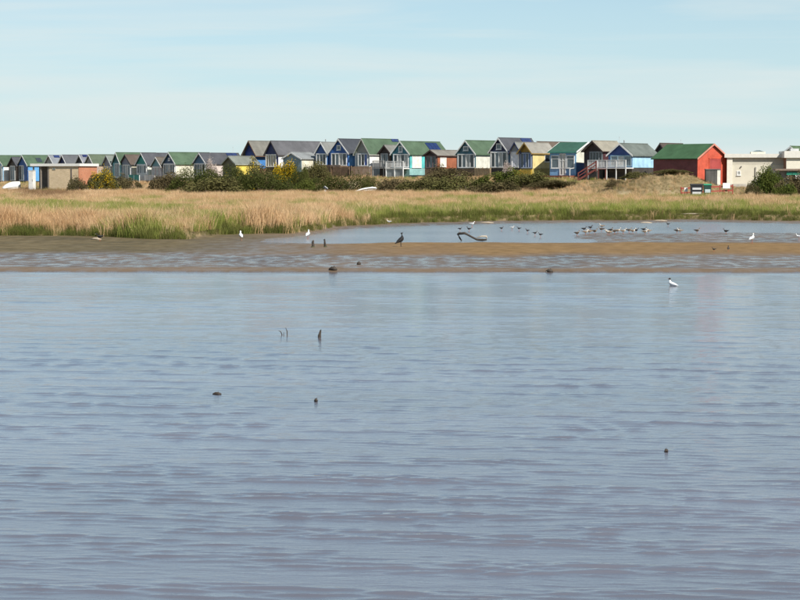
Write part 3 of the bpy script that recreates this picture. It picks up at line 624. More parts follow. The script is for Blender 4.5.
# cream blocks on the right
CRM = plain('cream_render', (.60, .56, .46), .85, .10, .8)
def cream_block():
    fas = plain('block_fascia', (.62, .60, .55), .7, .1)
    root, w, zw, zt_ = flat_block('cream_building', 'long cream rendered flat-roofed building with tiny square window', 'building', 726.5, 784, 153.8, 157.6, 243.0, 6, 6.0, None, fas, ov=.35)
    hw = w/2; D = 6
    MB().box(-hw, hw, 0, .2, -.8, zw-.9).build('front_wall', CRM, root)
    MB().box(-hw, hw, .06, .2, zw-.897, zw-.003).build('upper_band', plain('band', (.46, .43, .36), .85, .1), root)
    MB().box(-hw, -hw+.2, .2, D, -.8, zw-.003).build('side_wall', CRM, root)
    MB().box(hw-.2, hw, .2, D, -.8, zw-.003).build('side_wall', CRM, root)
    MB().box(-hw+.2, hw-.2, D-.2, D, -.8, zw-.003).build('back_wall', CRM, root)
    MB().box(-hw-.04, -hw+.62, -.14, -.004, -.8, zw-.004).build('corner_pillar', plain('pillar', (.68, .65, .56), .8, .1), root)
    Fc = Face('front', w, D)
    opening(root, Fc, 'window', -hw+.17*w, -hw+.24*w, zw-2.15, zw-1.6, 1, WHITE, (.35, .35, .33), t=.09)
    MB().box(-hw+.50*w, -hw+.525*w, -.16, -.004, -.5, zw-1.1).build('downpipe', plain('pipe', (.56, .53, .46), .6), root)
    MB().box(-hw+.24*w, -hw+.26*w, -.2, -.004, zw-1.12, zw-1.02).build('bulkhead_lamp', plain('lamp', (.2, .2, .2), .5), root)
    MB().box(-hw+.02*w, -hw+.34*w, -.35, -.143, -.8, zw-3.2).build('plinth', plain('plinth', (.42, .40, .36), .85), root)
    MB().box(-hw+.44*w, -hw+.70*w, 2.4, 4.0, zt_+.002, zt_+.26).build('roof_light', plain('kerb', (.66, .62, .5), .7), root)
    MB().prism([(-hw+.46*w, zt_+.263), (-hw+.68*w, zt_+.263), (-hw+.60*w, zt_+.46), (-hw+.54*w, zt_+.46)], 2.5, 3.9).build('roof_light_dome', glassm((.12, .16, .18)), root)
    root, w, zw, zt_ = flat_block('cream_building', 'cream building with deep white roof edge at the right edge of the picture', 'building', 785.5, 830, 151.0, 157.8, 240.0, 4, 5, None, fas, ov=.3)
    hw = w/2
    MB().box(-hw, hw, 0, .2, -.8, zw-.003).build('front_wall', plain('cream_two', (.66, .62, .52), .8, .1), root)
    MB().box(-hw, -hw+.2, .2, 5, -.8, zw-.003).build('side_wall', brickmat('rust_brick', (.30, .13, .07), (.24, .10, .06), (.3, .25, .2)), root)
    MB().box(hw-.2, hw, .2, 5, -.8, zw-.003).build('side_wall', CRM, root); MB().box(-hw+.2, hw-.2, 4.8, 5, -.8, zw-.003).build('back_wall', CRM, root)
    MB().box(-hw+.6, -hw+1.6, 1.0, 2.2, zt_+.002, zt_+.3).build('roof_box', plain('roof_box', (.5, .5, .5), .6), root)
    # green roofed hut behind it
    hut('green roofed hut poking up behind the cream building at the right edge', 783, 798, 146.8, 152.5, 165, 38, 6, CREAM, CREAM, CREAM, (.10, .17, .08), Y=250, front_ops=[glz(3)])
cream_block()
def kiosk():
    root, w, zw, zt_ = flat_block('kiosk', 'low kiosk with brown flat roof and green sign board behind the right bush', 'kiosk', 777, 822, 168.8, 170.6, 232.0, 6, 2.6, None, plain('kiosk_roof', (.22, .16, .12), .7), ov=.3)
    hw = w/2
    MB().box(-hw, hw, .5, .62, -.6, zw-.003).build('front_wall', plain('kiosk_wall', (.30, .27, .24), .8), root)
    MB().box(-hw, -hw+.12, .62, 2.6, -.6, zw-.003).build('side_wall', plain('kiosk_wall', (.30, .27, .24), .8), root)
    MB().box(hw-.12, hw, .62, 2.6, -.6, zw-.003).build('side_wall', plain('kiosk_wall', (.30, .27, .24), .8), root)
    for u in (.0, .23, .97): MB().box(-hw+u*w, -hw+u*w+.1, 0, .1, -.6, zw-.003).build('post', plain('kiosk_post', (.45, .40, .36), .7), root)
    MB().box(-hw+.2*w, hw, -.06, -.004, zw-.5, zw-.15).build('sign_board', plain('green_board', (.02, .20, .13), .5), root)
    MB().box(-hw+.4*w, -hw+.75*w, -.07, -.005, zw-1.05, zw-.52).build('notice_panel', plain('notice', (.7, .69, .66), .6, .05), root)
kiosk()

# ------------------------------------------------------------------ fences, bins, boats and other small things on land
def picket(label, a, b_, h, mat, style='boards', name='fence', cat='fence', bw=.14, postmat=None, depth=None):
    """fence between two ground points (px, Y); boards are separate parts"""
    A = at(a[0], 178, a[1]); B = at(b_[0], 178, b_[1]); d = Vector((B.x-A.x, B.y-A.y, 0)); ln = d.length; rz = math.atan2(d.y, d.x)
    za, zb = zt(A.x, A.y), zt(B.x, B.y)
    root = tag(empty(name, (A.x, A.y, za), rz), label, cat)
    n = max(2, round(ln/1.7)+1)
    gz = lambda x: (zb-za)*x/ln
    for i in range(n):
        x = ln*i/(n-1); MB().box(x-.05, x+.05, .025, .125, gz(x)-.4, gz(x)+h+.06).build('post', postmat or mat, root)
    for q in ((.2, .85) if style == 'boards' else (.12, .5, .9)):
        MB().bar((0, 0, h*q), (ln, 0, gz(ln)+h*q), .045, .11 if style == 'boards' else .16).build('rail', mat, root)
    if style == 'boards':
        k = int(ln/(bw+.03))
        me = None
        for i in range(k):
            x = (i+.5)*ln/k
            if me is None:
                o = MB().box(-bw/2, bw/2, -.05, -.026, .03, h).build('board', mat, root); me = o.data
            else:
                o = bpy.data.objects.new('board', me); col.objects.link(o); o.parent = root
            o.location = (x, 0, gz(x)); o.scale.z = .94+.1*random.random()
    return root
wood = plain('weathered_board', (.36, .26, .15), .8, .35, 3); dkwood = plain('dark_board', (.17, .11, .07), .8, .3, 3)
picket('tan board fence below the slate-teal hut', (474.5, 262), (490, 260), 1.35, wood)
picket('brown board fence in front of the cobalt blue hut', (333, 280.5), (349, 278.5), 1.5, dkwood)
picket('weathered brown fence in front of the stone-grey gabled hut', (351, 278), (371, 276), 1.55, plain('fence_grey_brown', (.28, .19, .13), .8, .35, 3))
picket('low ochre board fence under the ochre gabled hut', (509, 257), (531, 254.5), 1.1, paint((.50, .33, .04), boards=False))
picket('dark fence beneath the rust red hut wall', (425, 270), (455, 267), 1.2, dkwood)
redp = plain('red_fence_paint', (.30, .045, .03), .6, .2, 3)
picket('low red rail fence beside the bins near the cream building', (681.5, 229), (733, 230.5), 1.25, redp, 'rails')
def panel_sign(label, px, ytop, Y, w, h):
    p = at(px, ytop, Y); gz = zt(p.x, p.y); ztop = p.z-gz
    root = tag(empty('sign', (p.x, p.y, gz)), label, 'sign')
    MB().box(-w/2, w/2, -.02, .0, ztop-h, ztop).build('panel', plain('white_panel', (.74, .73, .72), .5, .05), root)
    for s in (-.5, .5): MB().box(s*w*.6-.03, s*w*.6+.03, .002, .05, -.3, ztop-.05).build('post', redp, root)
panel_sign('blank-looking white sign on the red rail fence near the cream building', 726.5, 183, 230.0, .85, .62)
panel_sign('small white notice on the red fence left of the black bin', 686, 187.5, 228.4, .38, .48)
def bin_(label, x0, x1, ytop, Y, body, lid, strips, wheels=True):
    A = at(x0, ytop, Y); B = at(x1, ytop, Y); w = B.x-A.x; cx = (A.x+B.x)/2; gz = zt(cx, Y); h = max(.9, A.z-gz)
    root = tag(empty('wheelie_bin', (cx, Y, gz)), label, 'bin'); d = .55
    bm_ = plain('bin_plastic', body, .45, .15); lm = plain('bin_lid', lid, .45, .15)
    t = .06
    mb = MB().add([(-w/2+t, .05, .08), (w/2-t, .05, .08), (w/2-t, d-.05, .08), (-w/2+t, d-.05, .08), (-w/2, 0, h-.16), (w/2, 0, h-.16), (w/2, d, h-.16), (-w/2, d, h-.16)],
                  [(0,3,2,1),(4,5,6,7),(0,1,5,4),(1,2,6,5),(2,3,7,6),(3,0,4,7)]); mb.build('body', bm_, root)
    MB().prism([(-.04, h-.155), (d+.03, h-.155), (d+.03, h), (.12, h-.02)], -w/2-.03, w/2+.03, 'x').build('lid', lm, root)
    for s in (-1, 1):
        MB().tube([(s*(w/2-.12), d-.06, .1), (s*(w/2-.06), d-.06, .1)], [.1, .1], 12).build('wheel', plain('tyre', (.02, .02, .02), .7), root)
    for (q0, q1, c) in strips: MB().box(-w*.36, w*.36, -.02, .02, h*q0, h*q1).build('label_strip', plain('strip', c, .5, .05), root)
bin_('black wheeled bin with two pale label strips', 690.8, 703, 183.8, 227.4, (.014, .015, .02), (.02, .021, .026), [(.60, .74, (.5, .5, .52)), (.30, .46, (.55, .55, .56))])
bin_('green wheeled bin with pale label beside the black bin', 704, 711.5, 183.8, 227.6, (.012, .05, .04), (.02, .22, .12), [(.38, .62, (.42, .5, .52)), (.08, .30, (.45, .5, .55))])
# dark store and white gate pier under the red shed's gable
def store():
    p = at(712, 169, 236.0); gz = zt(p.x, 236); h = p.z-gz; root = tag(empty('storage_locker', (p.x, 236, gz)), 'dark grey storage locker with white end in front of the red shed', 'locker')
    MB().box(-.7, .62, 0, 1.0, -.4, h-.1).build('body', paint((.07, .065, .06)), root)
    MB().box(.62, 1.0, -.03, 1.03, -.4, h-.1).build('end_panel', paint((.68, .66, .58), boards=False), root)
    MB().box(-.75, 1.05, -.08, 1.08, h-.098, h).build('lid', paint((.10, .10, .10), boards=False), root)
    for u in (-.35, .05, .4): MB().box(u-.02, u+.02, -.03, -.002, -.3, h-.15).build('batten', paint((.16, .15, .14), boards=False), root)
store()
def locker():
    p = at(28.3, 170.3, 300.0); gz = zt(p.x, 304); h = p.z-gz; root = tag(empty('storage_locker', (p.x, 302, gz), R(-20)), 'upright white storage locker in front of the bright blue hut', 'locker')
    MB().box(-.42, .42, 0, .7, -.3, h-.08).build('body', paint((.72, .70, .66)), root)
    MB().box(-.47, .47, -.05, .75, h-.078, h).build('lid', paint((.6, .59, .56), boards=False), root)
    MB().box(-.36, .36, -.03, -.002, .1, h-.2).build('door', paint((.74, .72, .69)), root)
    MB().box(.26, .3, -.07, -.031, h*.5, h*.6).build('handle', plain('handle', (.1, .1, .1), .4), root)
locker()
def dinghy(label, pos, length, beam, depth, rot, upside=True):
    root = tag(empty('dinghy', pos), label, 'boat'); root.rotation_euler = rot
    rings = []; n = 9
    for i in range(12):
        u = i/11; x = (u-.5)*length
        wid = beam/2*(max(0, math.cos(math.pi/2*(u-.35)/.65))**.7 if u > .35 else (.84+.16*u/.35)); wid = max(wid, .04)
        dep = depth*(1-.35*u**3); r = []
        for k in range(n):
            a = math.pi*k/(n-1); yy = wid*math.cos(a); zz = dep*(math.sin(a)**.7)
            r.append((x + (.10*u*(1-math.sin(a))), yy, zz))
        rings.append(r)
    MB().loft(rings).build('hull', plain('gelcoat', (.78, .77, .74), .35, .06), root, smooth=True)
    MB().box(-length*.46, length*.40, -.025, .025, depth*.92, depth+.05).build('keel', plain('keel', (.66, .65, .62), .4, .1), root)
    mb = MB()
    for s in (-1, 1):
        pts = [(Vector(r[0 if s > 0 else -1])) for r in rings]; mb.tube(pts, [.03]*len(pts), 5)
    mb.build('gunwale', plain('gunwale', (.6, .59, .56), .5, .1), root)
    return root
p = at(365, 192.5, 256.0); dinghy('upturned white dinghy lying on the grass below the scrub', (p.x, 256, zt(p.x, 256)+.42), 2.95, 1.15, .5, (R(-48), R(-17), R(4)))
p = at(11.5, 182, 306.0); dinghy('white dinghy tipped on its side at the far left', (p.x, 306, zt(p.x, 306)+.8), 2.7, 1.5, .5, (R(84), R(172), R(14)))
p = at(325.3, 189, 256.0)
def bird_post():
    gz = zt(p.x, 256); root = tag(empty('marker_post', (p.x, 256, gz)), 'short white marker post with dark slanted cap among the scrub', 'post')
    MB().box(-.12, .12, -.05, .05, -.3, .75).build('post', paint(WHITE, boards=False), root)
    MB().bar((-.22, 0, 1.15), (.28, 0, .78), .3, .22).build('cap', plain('black_cap', (.02, .025, .035), .5), root)
    MB().bar((-.06, -.03, 1.22), (.34, -.03, .92), .24, .06).build('cap_stripe', plain('cap_stripe', (.7, .7, .7), .5), root)
bird_post()
def mast(label, px, ytop, Y, r=.03):
    p = at(px, ytop, Y); gz = zt(p.x, Y); root = tag(empty('flagpole', (p.x, Y, gz)), label, 'pole')
    MB().tube([(0, 0, -.2), (0, 0, p.z-gz)], [r, r*.6]).build('pole', plain('pole_grey', (.5, .5, .5), .5), root)
    MB().tube([(0, 0, p.z-gz), (0, 0, p.z-gz+.1)], [r*1.4, r*1.4]).build('finial', plain('pole_grey', (.5, .5, .5), .5), root)
mast('thin pole standing behind the low yellow hut', 233, 147.5, 312)
mast('thin white pole above the blue hut with pale side wall', 619.5, 137.5, 262)
mast('thin pole behind the hut at the red shed ridge', 681, 140.5, 268)

# ------------------------------------------------------------------ shrubs
def leaf_cloud(seed, n, w, d, h, leaf, spiky=False):
    r = np.random.default_rng(seed); nl = 9
    lob = np.stack([r.uniform(-.36, .36, nl)*w, r.uniform(-.34, .34, nl)*d, r.uniform(.10, .62, nl)*h], -1)
    rad = r.uniform(.16, .30, nl)[:, None]*np.array([w*.85, d*.85, h*1.25])
    k = r.integers(0, nl, n); u = r.normal(size=(n, 3)); u /= np.linalg.norm(u, axis=1)[:, None]
    rr = r.random(n)**.25*(1+.18*r.normal(size=n)); c = lob[k]+u*rad[k]*rr[:, None]
    c[:, 2] = np.abs(c[:, 2]*1.0); c[:, 2] = np.minimum(c[:, 2], h*1.02+.03*r.normal(size=n))
    c[:, 2] *= h/np.percentile(c[:, 2], 98); c[:, 0] *= w*.5/np.percentile(np.abs(c[:, 0]), 97)
    e = c[:, 0]/(w*.53); env = np.sqrt(np.clip(1-e*e, .06, 1))*(.62+.62*vnoise(c[:, 0]*1.25+seed, c[:, 1]*.8, seed)+.2*vnoise(c[:, 0]*3.1, c[:, 1]*2, seed+3))
    c[:, 2] *= env; c[:, 2] *= h/np.percentile(c[:, 2], 99)
    a = r.normal(size=(n, 3)); a += u*(1.2 if spiky else .3); a /= np.linalg.norm(a, axis=1)[:, None]
    b_ = np.cross(a, r.normal(size=(n, 3))); b_ /= np.linalg.norm(b_, axis=1)[:, None]
    s = leaf*r.uniform(.6, 1.4, n)[:, None]; wd = .28 if spiky else .55
    v = np.stack([c-a*s*.5, c+b_*s*wd*.5, c+a*s*.5, c-b_*s*wd*.5], 1).reshape(-1, 3)
    return v, c
def quads_mesh(name, v, mat):
    n = len(v)//4; me = bpy.data.meshes.new(name); me.vertices.add(len(v)); me.vertices.foreach_set('co', v.astype(np.float32).ravel())
    me.loops.add(4*n); me.loops.foreach_set('vertex_index', np.arange(4*n, dtype=np.int32))
    me.polygons.add(n); me.polygons.foreach_set('loop_start', np.arange(0, 4*n, 4, dtype=np.int32)); me.polygons.foreach_set('loop_total', np.full(n, 4, dtype=np.int32))
    me.update(calc_edges=True); me.materials.append(mat); return me
FOL = {'dark': foliage('dark_scrub_leaf', (.045, .062, .018), (.105, .118, .030), (.07, .075, .026), .25, .6),
       'olive': foliage('olive_scrub_leaf', (.085, .088, .034), (.17, .165, .06), (.13, .11, .05), .25, .5),
       'brown': foliage('bramble_leaf', (.085, .068, .036), (.165, .13, .070), (.10, .10, .04), .25, .5),
       'green': foliage('bright_shrub_leaf', (.055, .085, .018), (.14, .165, .035), (.09, .10, .03), .25, .5),
       'yellow': foliage('gorse_flower', (.55, .36, .012), (.68, .47, .02), (.60, .38, .01), .15, 1.0),
       'plume': foliage('pale_plume', (.50, .42, .38), (.62, .55, .50), None, .3, 1.0)}
BARK = plain('scrub_bark', (.09, .07, .05), .9)
SHAPES = {}
def shape(kind, i):
    k = (kind, i)
    if k not in SHAPES:
        v, c = leaf_cloud(100+i*7+len(kind), 7500, 4.0, 3.0, 2.0, .155, kind in ('dark', 'yellow'))
        SHAPES[k] = (quads_mesh('foliage', v, FOL[kind]), c)
    return SHAPES[k]
fl_cache = {}
def flower_mesh(kind, i, frac):
    k = (kind, i, frac)
    if k not in fl_cache:
        c = shape(kind, i)[1]; r = np.random.default_rng(5+i)
        m_ = vnoise(c[:, 0]*1.6+9, c[:, 2]*2+c[:, 1], 40+i) > 1-frac
        out = c[m_ & (c[:, 2] > .35)]; out = out + np.array([.05, -.12, .06])
        a = r.normal(size=out.shape); a /= np.linalg.norm(a, axis=1)[:, None]; b_ = np.cross(a, r.normal(size=out.shape)); b_ /= np.linalg.norm(b_, axis=1)[:, None]
        s = r.uniform(.07, .14, len(out))[:, None]
        fl_cache[k] = quads_mesh('blossom', np.stack([out-a*s*.5, out+b_*s*.4, out+a*s*.5, out-b_*s*.4], 1).reshape(-1, 3), FOL['yellow'])
    return fl_cache[k]
stem_me = None
def shrub(label, px, w_px, ytop, Y, kind, i=0, flowers=0, name='shrub', cat='shrub', group='scrub bushes on the dune front', ybase=None):
    global stem_me
    p = at(px, 185, Y); gz = zt(p.x, Y)-.08; h = max(.45, (at(px, ytop, Y).z-gz)*1.08); w = w_px/F*Y*1.06
    root = tag(empty(name, (p.x, Y, gz)), label, cat, group)
    me = shape(kind, i)[0]; o = bpy.data.objects.new('foliage', me); col.objects.link(o); o.parent = root
    o.scale = (w/4.0*1.0, max(.7, w/4.0*.85), h/2.0); o.rotation_euler.z = random.choice([0, math.pi])
    if flowers:
        f = bpy.data.objects.new('blossom', flower_mesh(kind, i, flowers)); col.objects.link(f); f.parent = root; f.scale = o.scale; f.rotation_euler = o.rotation_euler
    if stem_me is None:
        mb = MB(); r = random.Random(3)
        for q in range(7):
            a = r.uniform(0, 6.28); l = r.uniform(.5, 1.2)
            mb.tube([(.15*math.cos(a), .15*math.sin(a), -.2), (.5*l*math.cos(a), .4*l*math.sin(a), .5), (1.1*l*math.cos(a), .8*l*math.sin(a), 1.15)], [.06, .045, .02], 5)
        s_ = mb.build('stem', BARK, root); stem_me = s_.data
    else:
        s_ = bpy.data.objects.new('stem', stem_me); col.objects.link(s_); s_.parent = root
    s_.scale = (w/4*.9, w/4*.8, h/2)
    return root
GOR = 'gorse in flower'
shrub('rounded gorse bush covered in yellow flowers in front of lilac-grey hut', 103, 30, 173, 292, 'olive', 0, .62, 'gorse_bush', 'gorse', GOR)
shrub('low dark scrub clump at the foot of the orange brick wall', 78, 22, 179.5, 291, 'brown', 1)
shrub('low brown scrub right of the yellow gorse bush', 127, 30, 178.5, 293, 'brown', 2)
shrub('rounded brown bramble clump left of the dark green scrub', 168, 36, 175.5, 278, 'brown', 0)
shrub('dark green scrub mound below the mid-blue gabled hut', 197, 54, 169.5, 274, 'dark', 0)
shrub('dark scrub bush below the low yellow hut', 228, 46, 169.5, 272, 'dark', 1, .12)
shrub('low grey-green scrub in front of the dark mound, left middle', 212, 66, 180, 264, 'olive', 1)
shrub('olive bush under the tall deep blue hut', 259, 34, 166.5, 276, 'olive', 2, .1)
shrub('small gorse with yellow flowers under the tall navy hut', 286, 26, 165.5, 278, 'dark', 2, .6, 'gorse_bush', 'gorse', GOR)
shrub('broad dark green bush in front of the tall blue huts', 262, 60, 174, 263, 'dark', 2)
shrub('tall dark bush right of the flowering gorse', 300, 22, 168, 270, 'dark', 0)
shrub('pale green low bush beside the sandy gap', 304, 24, 182, 262, 'green', 1)
shrub('olive hedge bush below the small blue hut', 316, 30, 165, 276, 'olive', 0, .08)
shrub('low dark bush beside the white marker post', 318, 26, 180, 264, 'dark', 1)
shrub('broad dark green bush left of the upturned dinghy', 346, 58, 176, 262, 'dark', 0)
shrub('small bush between cobalt hut and the dinghy', 372, 22, 178, 264, 'olive', 2)
shrub('reddish brown bramble right of the upturned dinghy', 400, 44, 181, 257, 'brown', 1)
shrub('dark bramble hedge under the rust red hut', 449, 50, 168.5, 262, 'brown', 2)
shrub('low olive scrub below the teal hut', 425, 56, 180, 255, 'olive', 0)
shrub('wide olive scrub below the slate-teal hut', 466, 66, 178.5, 252, 'olive', 1)
shrub('green scrub slope below the navy gabled hut', 502, 54, 172.5, 252, 'green', 2)
shrub('brownish scrub below the ochre gabled hut', 528, 52, 174.5, 250, 'olive', 2)
shrub('low dry scrub in front of the light blue hut', 556, 52, 181, 247, 'brown', 0)
shrub('brown thicket low in front of the olive scrub, centre', 492, 60, 184, 247, 'brown', 1)
shrub('broad green bush in front of the cream building', 768, 32, 171.2, 229, 'green', 0)
shrub('brownish bush at the right edge below the kiosk', 792, 40, 177, 227, 'brown', 2)
shrub('low green bush at the foot of the big right bush', 784, 26, 186, 224, 'green', 1)
shrub('dark thin scrub at the left foot of the right bush', 753, 14, 185, 226, 'brown', 1)
shrub('feathery pale pampas grass clump left of the low yellow hut', 211, 15, 164.5, 283, 'plume', 0, 0, 'pampas_clump', 'pampas grass', 'pale pampas clumps')
shrub('feathery pale pampas grass clump below the navy gabled hut', 508, 11, 164.5, 256, 'plume', 1, 0, 'pampas_clump', 'pampas grass', 'pale pampas clumps')
shrub('low scrub on top of the grassy mound before the pale blue wall', 640, 30, 172.5, 238, 'olive', 1)
shrub('low scrub on the grassy mound in front of the red shed', 672, 34, 171.8, 236.5, 'olive', 0)
shrub('small scrub left foot of the grassy mound', 617, 22, 180.5, 238, 'brown', 2)
# green gates and the yellow canoe hut fence are parts of the huts; a sedge mound stands at the left bank edge

# ------------------------------------------------------------------ grasses (uncountable: stuff)
def tuft(seed, nb, h, spread, width, lean, seedhead=False):
    r = np.random.default_rng(seed); vs = []; fs = []
    for i in range(nb):
        a = r.uniform(0, 6.283); rad = spread*math.sqrt(r.random()); x, y = rad*math.cos(a), rad*math.sin(a)
        hh = h*r.uniform(.55, 1.1); la = r.uniform(0, 6.283); ll = lean*hh*r.uniform(.2, 1.2); dx, dy = ll*math.cos(la), ll*math.sin(la)
        t_ = r.uniform(0, 6.283); wx_, wy_ = width*math.cos(t_)/2, width*math.sin(t_)/2; n = len(vs)
        vs += [(x-wx_, y-wy_, -.05), (x+wx_, y+wy_, -.05), (x+wx_*.9+dx*.35, y+wy_*.9+dy*.35, hh*.6), (x-wx_*.9+dx*.35, y-wy_*.9+dy*.35, hh*.6), (x+dx, y+dy, hh)]
        fs += [(n, n+1, n+2, n+3), (n+3, n+2, n+4)]
    me = bpy.data.meshes.new('tuft'); me.from_pydata(vs, [], fs); return me
def scatter(name, label, cat, pts, scale, mat, meshes):
    n = len(pts); me = bpy.data.meshes.new(name); me.vertices.add(n); me.vertices.foreach_set('co', pts.astype(np.float32).ravel())
    for an, av in (('sc', scale), ('rz', rng.uniform(0, 6.283, n))):
        at_ = me.attributes.new(an, 'FLOAT', 'POINT'); at_.data.foreach_set('value', av.astype(np.float32))
    ob = bpy.data.objects.new(name, me); col.objects.link(ob); tag(ob, label, cat, kind='stuff')
    ng = bpy.data.node_groups.new(name, 'GeometryNodeTree')
    ng.interface.new_socket('Geometry', in_out='INPUT', socket_type='NodeSocketGeometry'); ng.interface.new_socket('Geometry', in_out='OUTPUT', socket_type='NodeSocketGeometry')
    gi, go = ng.nodes.new('NodeGroupInput'), ng.nodes.new('NodeGroupOutput')
    jn = ng.nodes.new('GeometryNodeGeometryToInstance')
    for mq in meshes:
        mq.materials.append(mat); to = bpy.data.objects.new('tuft', mq)
        oi = ng.nodes.new('GeometryNodeObjectInfo'); oi.inputs['Object'].default_value = to; oi.inputs['As Instance'].default_value = False
        ng.links.new(oi.outputs['Geometry'], jn.inputs[0])
    ip = ng.nodes.new('GeometryNodeInstanceOnPoints'); ng.links.new(gi.outputs[0], ip.inputs['Points']); ng.links.new(jn.outputs[0], ip.inputs['Instance'])
    ip.inputs['Pick Instance'].default_value = True
    ri = ng.nodes.new('FunctionNodeRandomValue'); ri.data_type = 'INT'
    ri.inputs[4].default_value = 0; ri.inputs[5].default_value = len(meshes)-1
    ng.links.new(ri.outputs[2], ip.inputs['Instance Index'])
    s1 = ng.nodes.new('GeometryNodeInputNamedAttribute'); s1.data_type = 'FLOAT'; s1.inputs['Name'].default_value = 'sc'; ng.links.new(s1.outputs[0], ip.inputs['Scale'])
    r1 = ng.nodes.new('GeometryNodeInputNamedAttribute'); r1.data_type = 'FLOAT'; r1.inputs['Name'].default_value = 'rz'
    cx = ng.nodes.new('ShaderNodeCombineXYZ'); ng.links.new(r1.outputs[0], cx.inputs[2])
    er = ng.nodes.new('FunctionNodeEulerToRotation'); ng.links.new(cx.outputs[0], er.inputs[0]); ng.links.new(er.outputs[0], ip.inputs['Rotation'])
    ng.links.new(ip.outputs[0], go.inputs[0])
    md = ob.modifiers.new('scatter', 'NODES'); md.node_group = ng
    return ob
NP = 330000
px_ = rng.uniform(-90, 890, NP); Yr = 114 + (345-114)*rng.random(NP)**1.15
gxp = (px_-400)/F*Yr
Yb = bankY(gxp); Yh = np.interp(gxp, HX, HY)
keep = (Yr > Yb-.3) & (Yr < Yh-3.0); gxp, Yr, Yb, Yh = gxp[keep], Yr[keep], Yb[keep], Yh[keep]
zz, _, _, _, sp_m = zones(gxp, Yr)
keep = (sp_m < .45); gxp, Yr, Yb, Yh, zz = gxp[keep], Yr[keep], Yb[keep], Yh[keep], zz[keep]
ppx, ppy = proj(gxp, Yr, zz+.5)
d = Yr-Yb
n1 = fbm(gxp/7, Yr/16, 51); n2 = fbm(gxp/2.2, Yr/4.5, 52); n3 = fbm(gxp/16, Yr/40, 53)
# where the sward is green: the swampy middle band, stronger to the right
band = np.interp(ppx, [-90, 120, 200, 420, 520, 900], [205, 206, 211, 209, 208, 207]); bw_ = np.interp(ppx, [-90, 200, 420, 900], [7, 8, 7, 7])
green = np.interp(ppx, [-90, 170, 260, 400, 520, 900], [1.2, 1.0, .55, 1.0, 1.45, 1.45])*np.exp(-((ppy-band)/bw_)**2) + .50*np.exp(-((ppy-226)/8)**2)*(ppx < 330)
pg = np.clip(green*1.25 + 3.0*(n1-.5) + 2.4*(n2-.5), 0.02, .90)
foot = np.exp(-(d/np.interp(ppx, [0, 330, 450, 800], [1.6, 2.0, 5.5, 6.0]))**2)*(1.1+.9*(n2-.5))
rr = rng.random(len(gxp))
is_sedge = rr < np.clip(foot, 0, .96)
is_green = (~is_sedge) & (rng.random(len(gxp)) < pg)
is_dune = (~is_sedge) & (~is_green) & (Yr > Yh-30) & (ppx > 590) & (rng.random(len(gxp)) < .75)
is_rust = (~is_sedge) & (~is_green) & (~is_dune) & (np.exp(-((ppx-45)/32)**2-((ppy-192)/5)**2)*1.2 + .5*(n3-.52) + .3*np.exp(-((ppx-125)/25)**2-((ppy-213)/3.5)**2) > rng.random(len(gxp))*.9)
is_straw = ~(is_sedge | is_green | is_dune | is_rust)
P = np.stack([gxp, Yr, zz], -1)
tall = (.55 + .38*np.exp(-((d-4)/9)**2)*np.interp(ppx, [0, 330, 420, 800], [1, 1, .35, .25]))*(.30+1.4*fbm(gxp/1.6, Yr/2.6, 54, 3))
sizes = tall*rng.uniform(.6, 1.3, len(gxp))*(1-.45*sstep(Yh-22, Yh-10, Yr))
M_straw = foliage('straw_blade', (.52, .34, .18), (.82, .62, .40), (.58, .38, .20), .35, .35)
M_green = foliage('green_blade', (.19, .25, .045), (.34, .38, .09), (.40, .38, .13), .45, .3)
M_sedge = foliage('sedge_blade', (.07, .10, .022), (.17, .19, .045), (.15, .13, .05), .3, .5)
M_rust = foliage('rust_blade', (.24, .14, .07), (.34, .21, .11), (.30, .20, .13), .3, .5)
M_dune = foliage('dune_blade', (.26, .21, .10), (.40, .32, .17), (.20, .18, .07), .3, .5)
tf = lambda seed, h: [tuft(seed+k, 22, h, .40, .019, .50) for k in range(4)]
scatter('straw_grass', 'dry straw coloured reed grass covering the marsh', 'grass', P[is_straw], sizes[is_straw], M_straw, tf(1, 1.15))
scatter('green_grass', 'fresh green grass growing in patches through the straw', 'grass', P[is_green], sizes[is_green]*.95, M_green, tf(11, 1.0))
scatter('sedge', 'low dark green sedge along the foot of the bank', 'grass', P[is_sedge], np.clip(sizes[is_sedge], .45, 1.0)*.8, M_sedge, tf(21, .75))
scatter('rusty_grass', 'rusty brown dead grass patches in the marsh', 'grass', P[is_rust], sizes[is_rust], M_rust, tf(31, 1.1))
scatter('dune_grass', 'dry olive dune grass on the mound by the red shed', 'grass', P[is_dune], sizes[is_dune]*.8, M_dune, tf(41, .95))

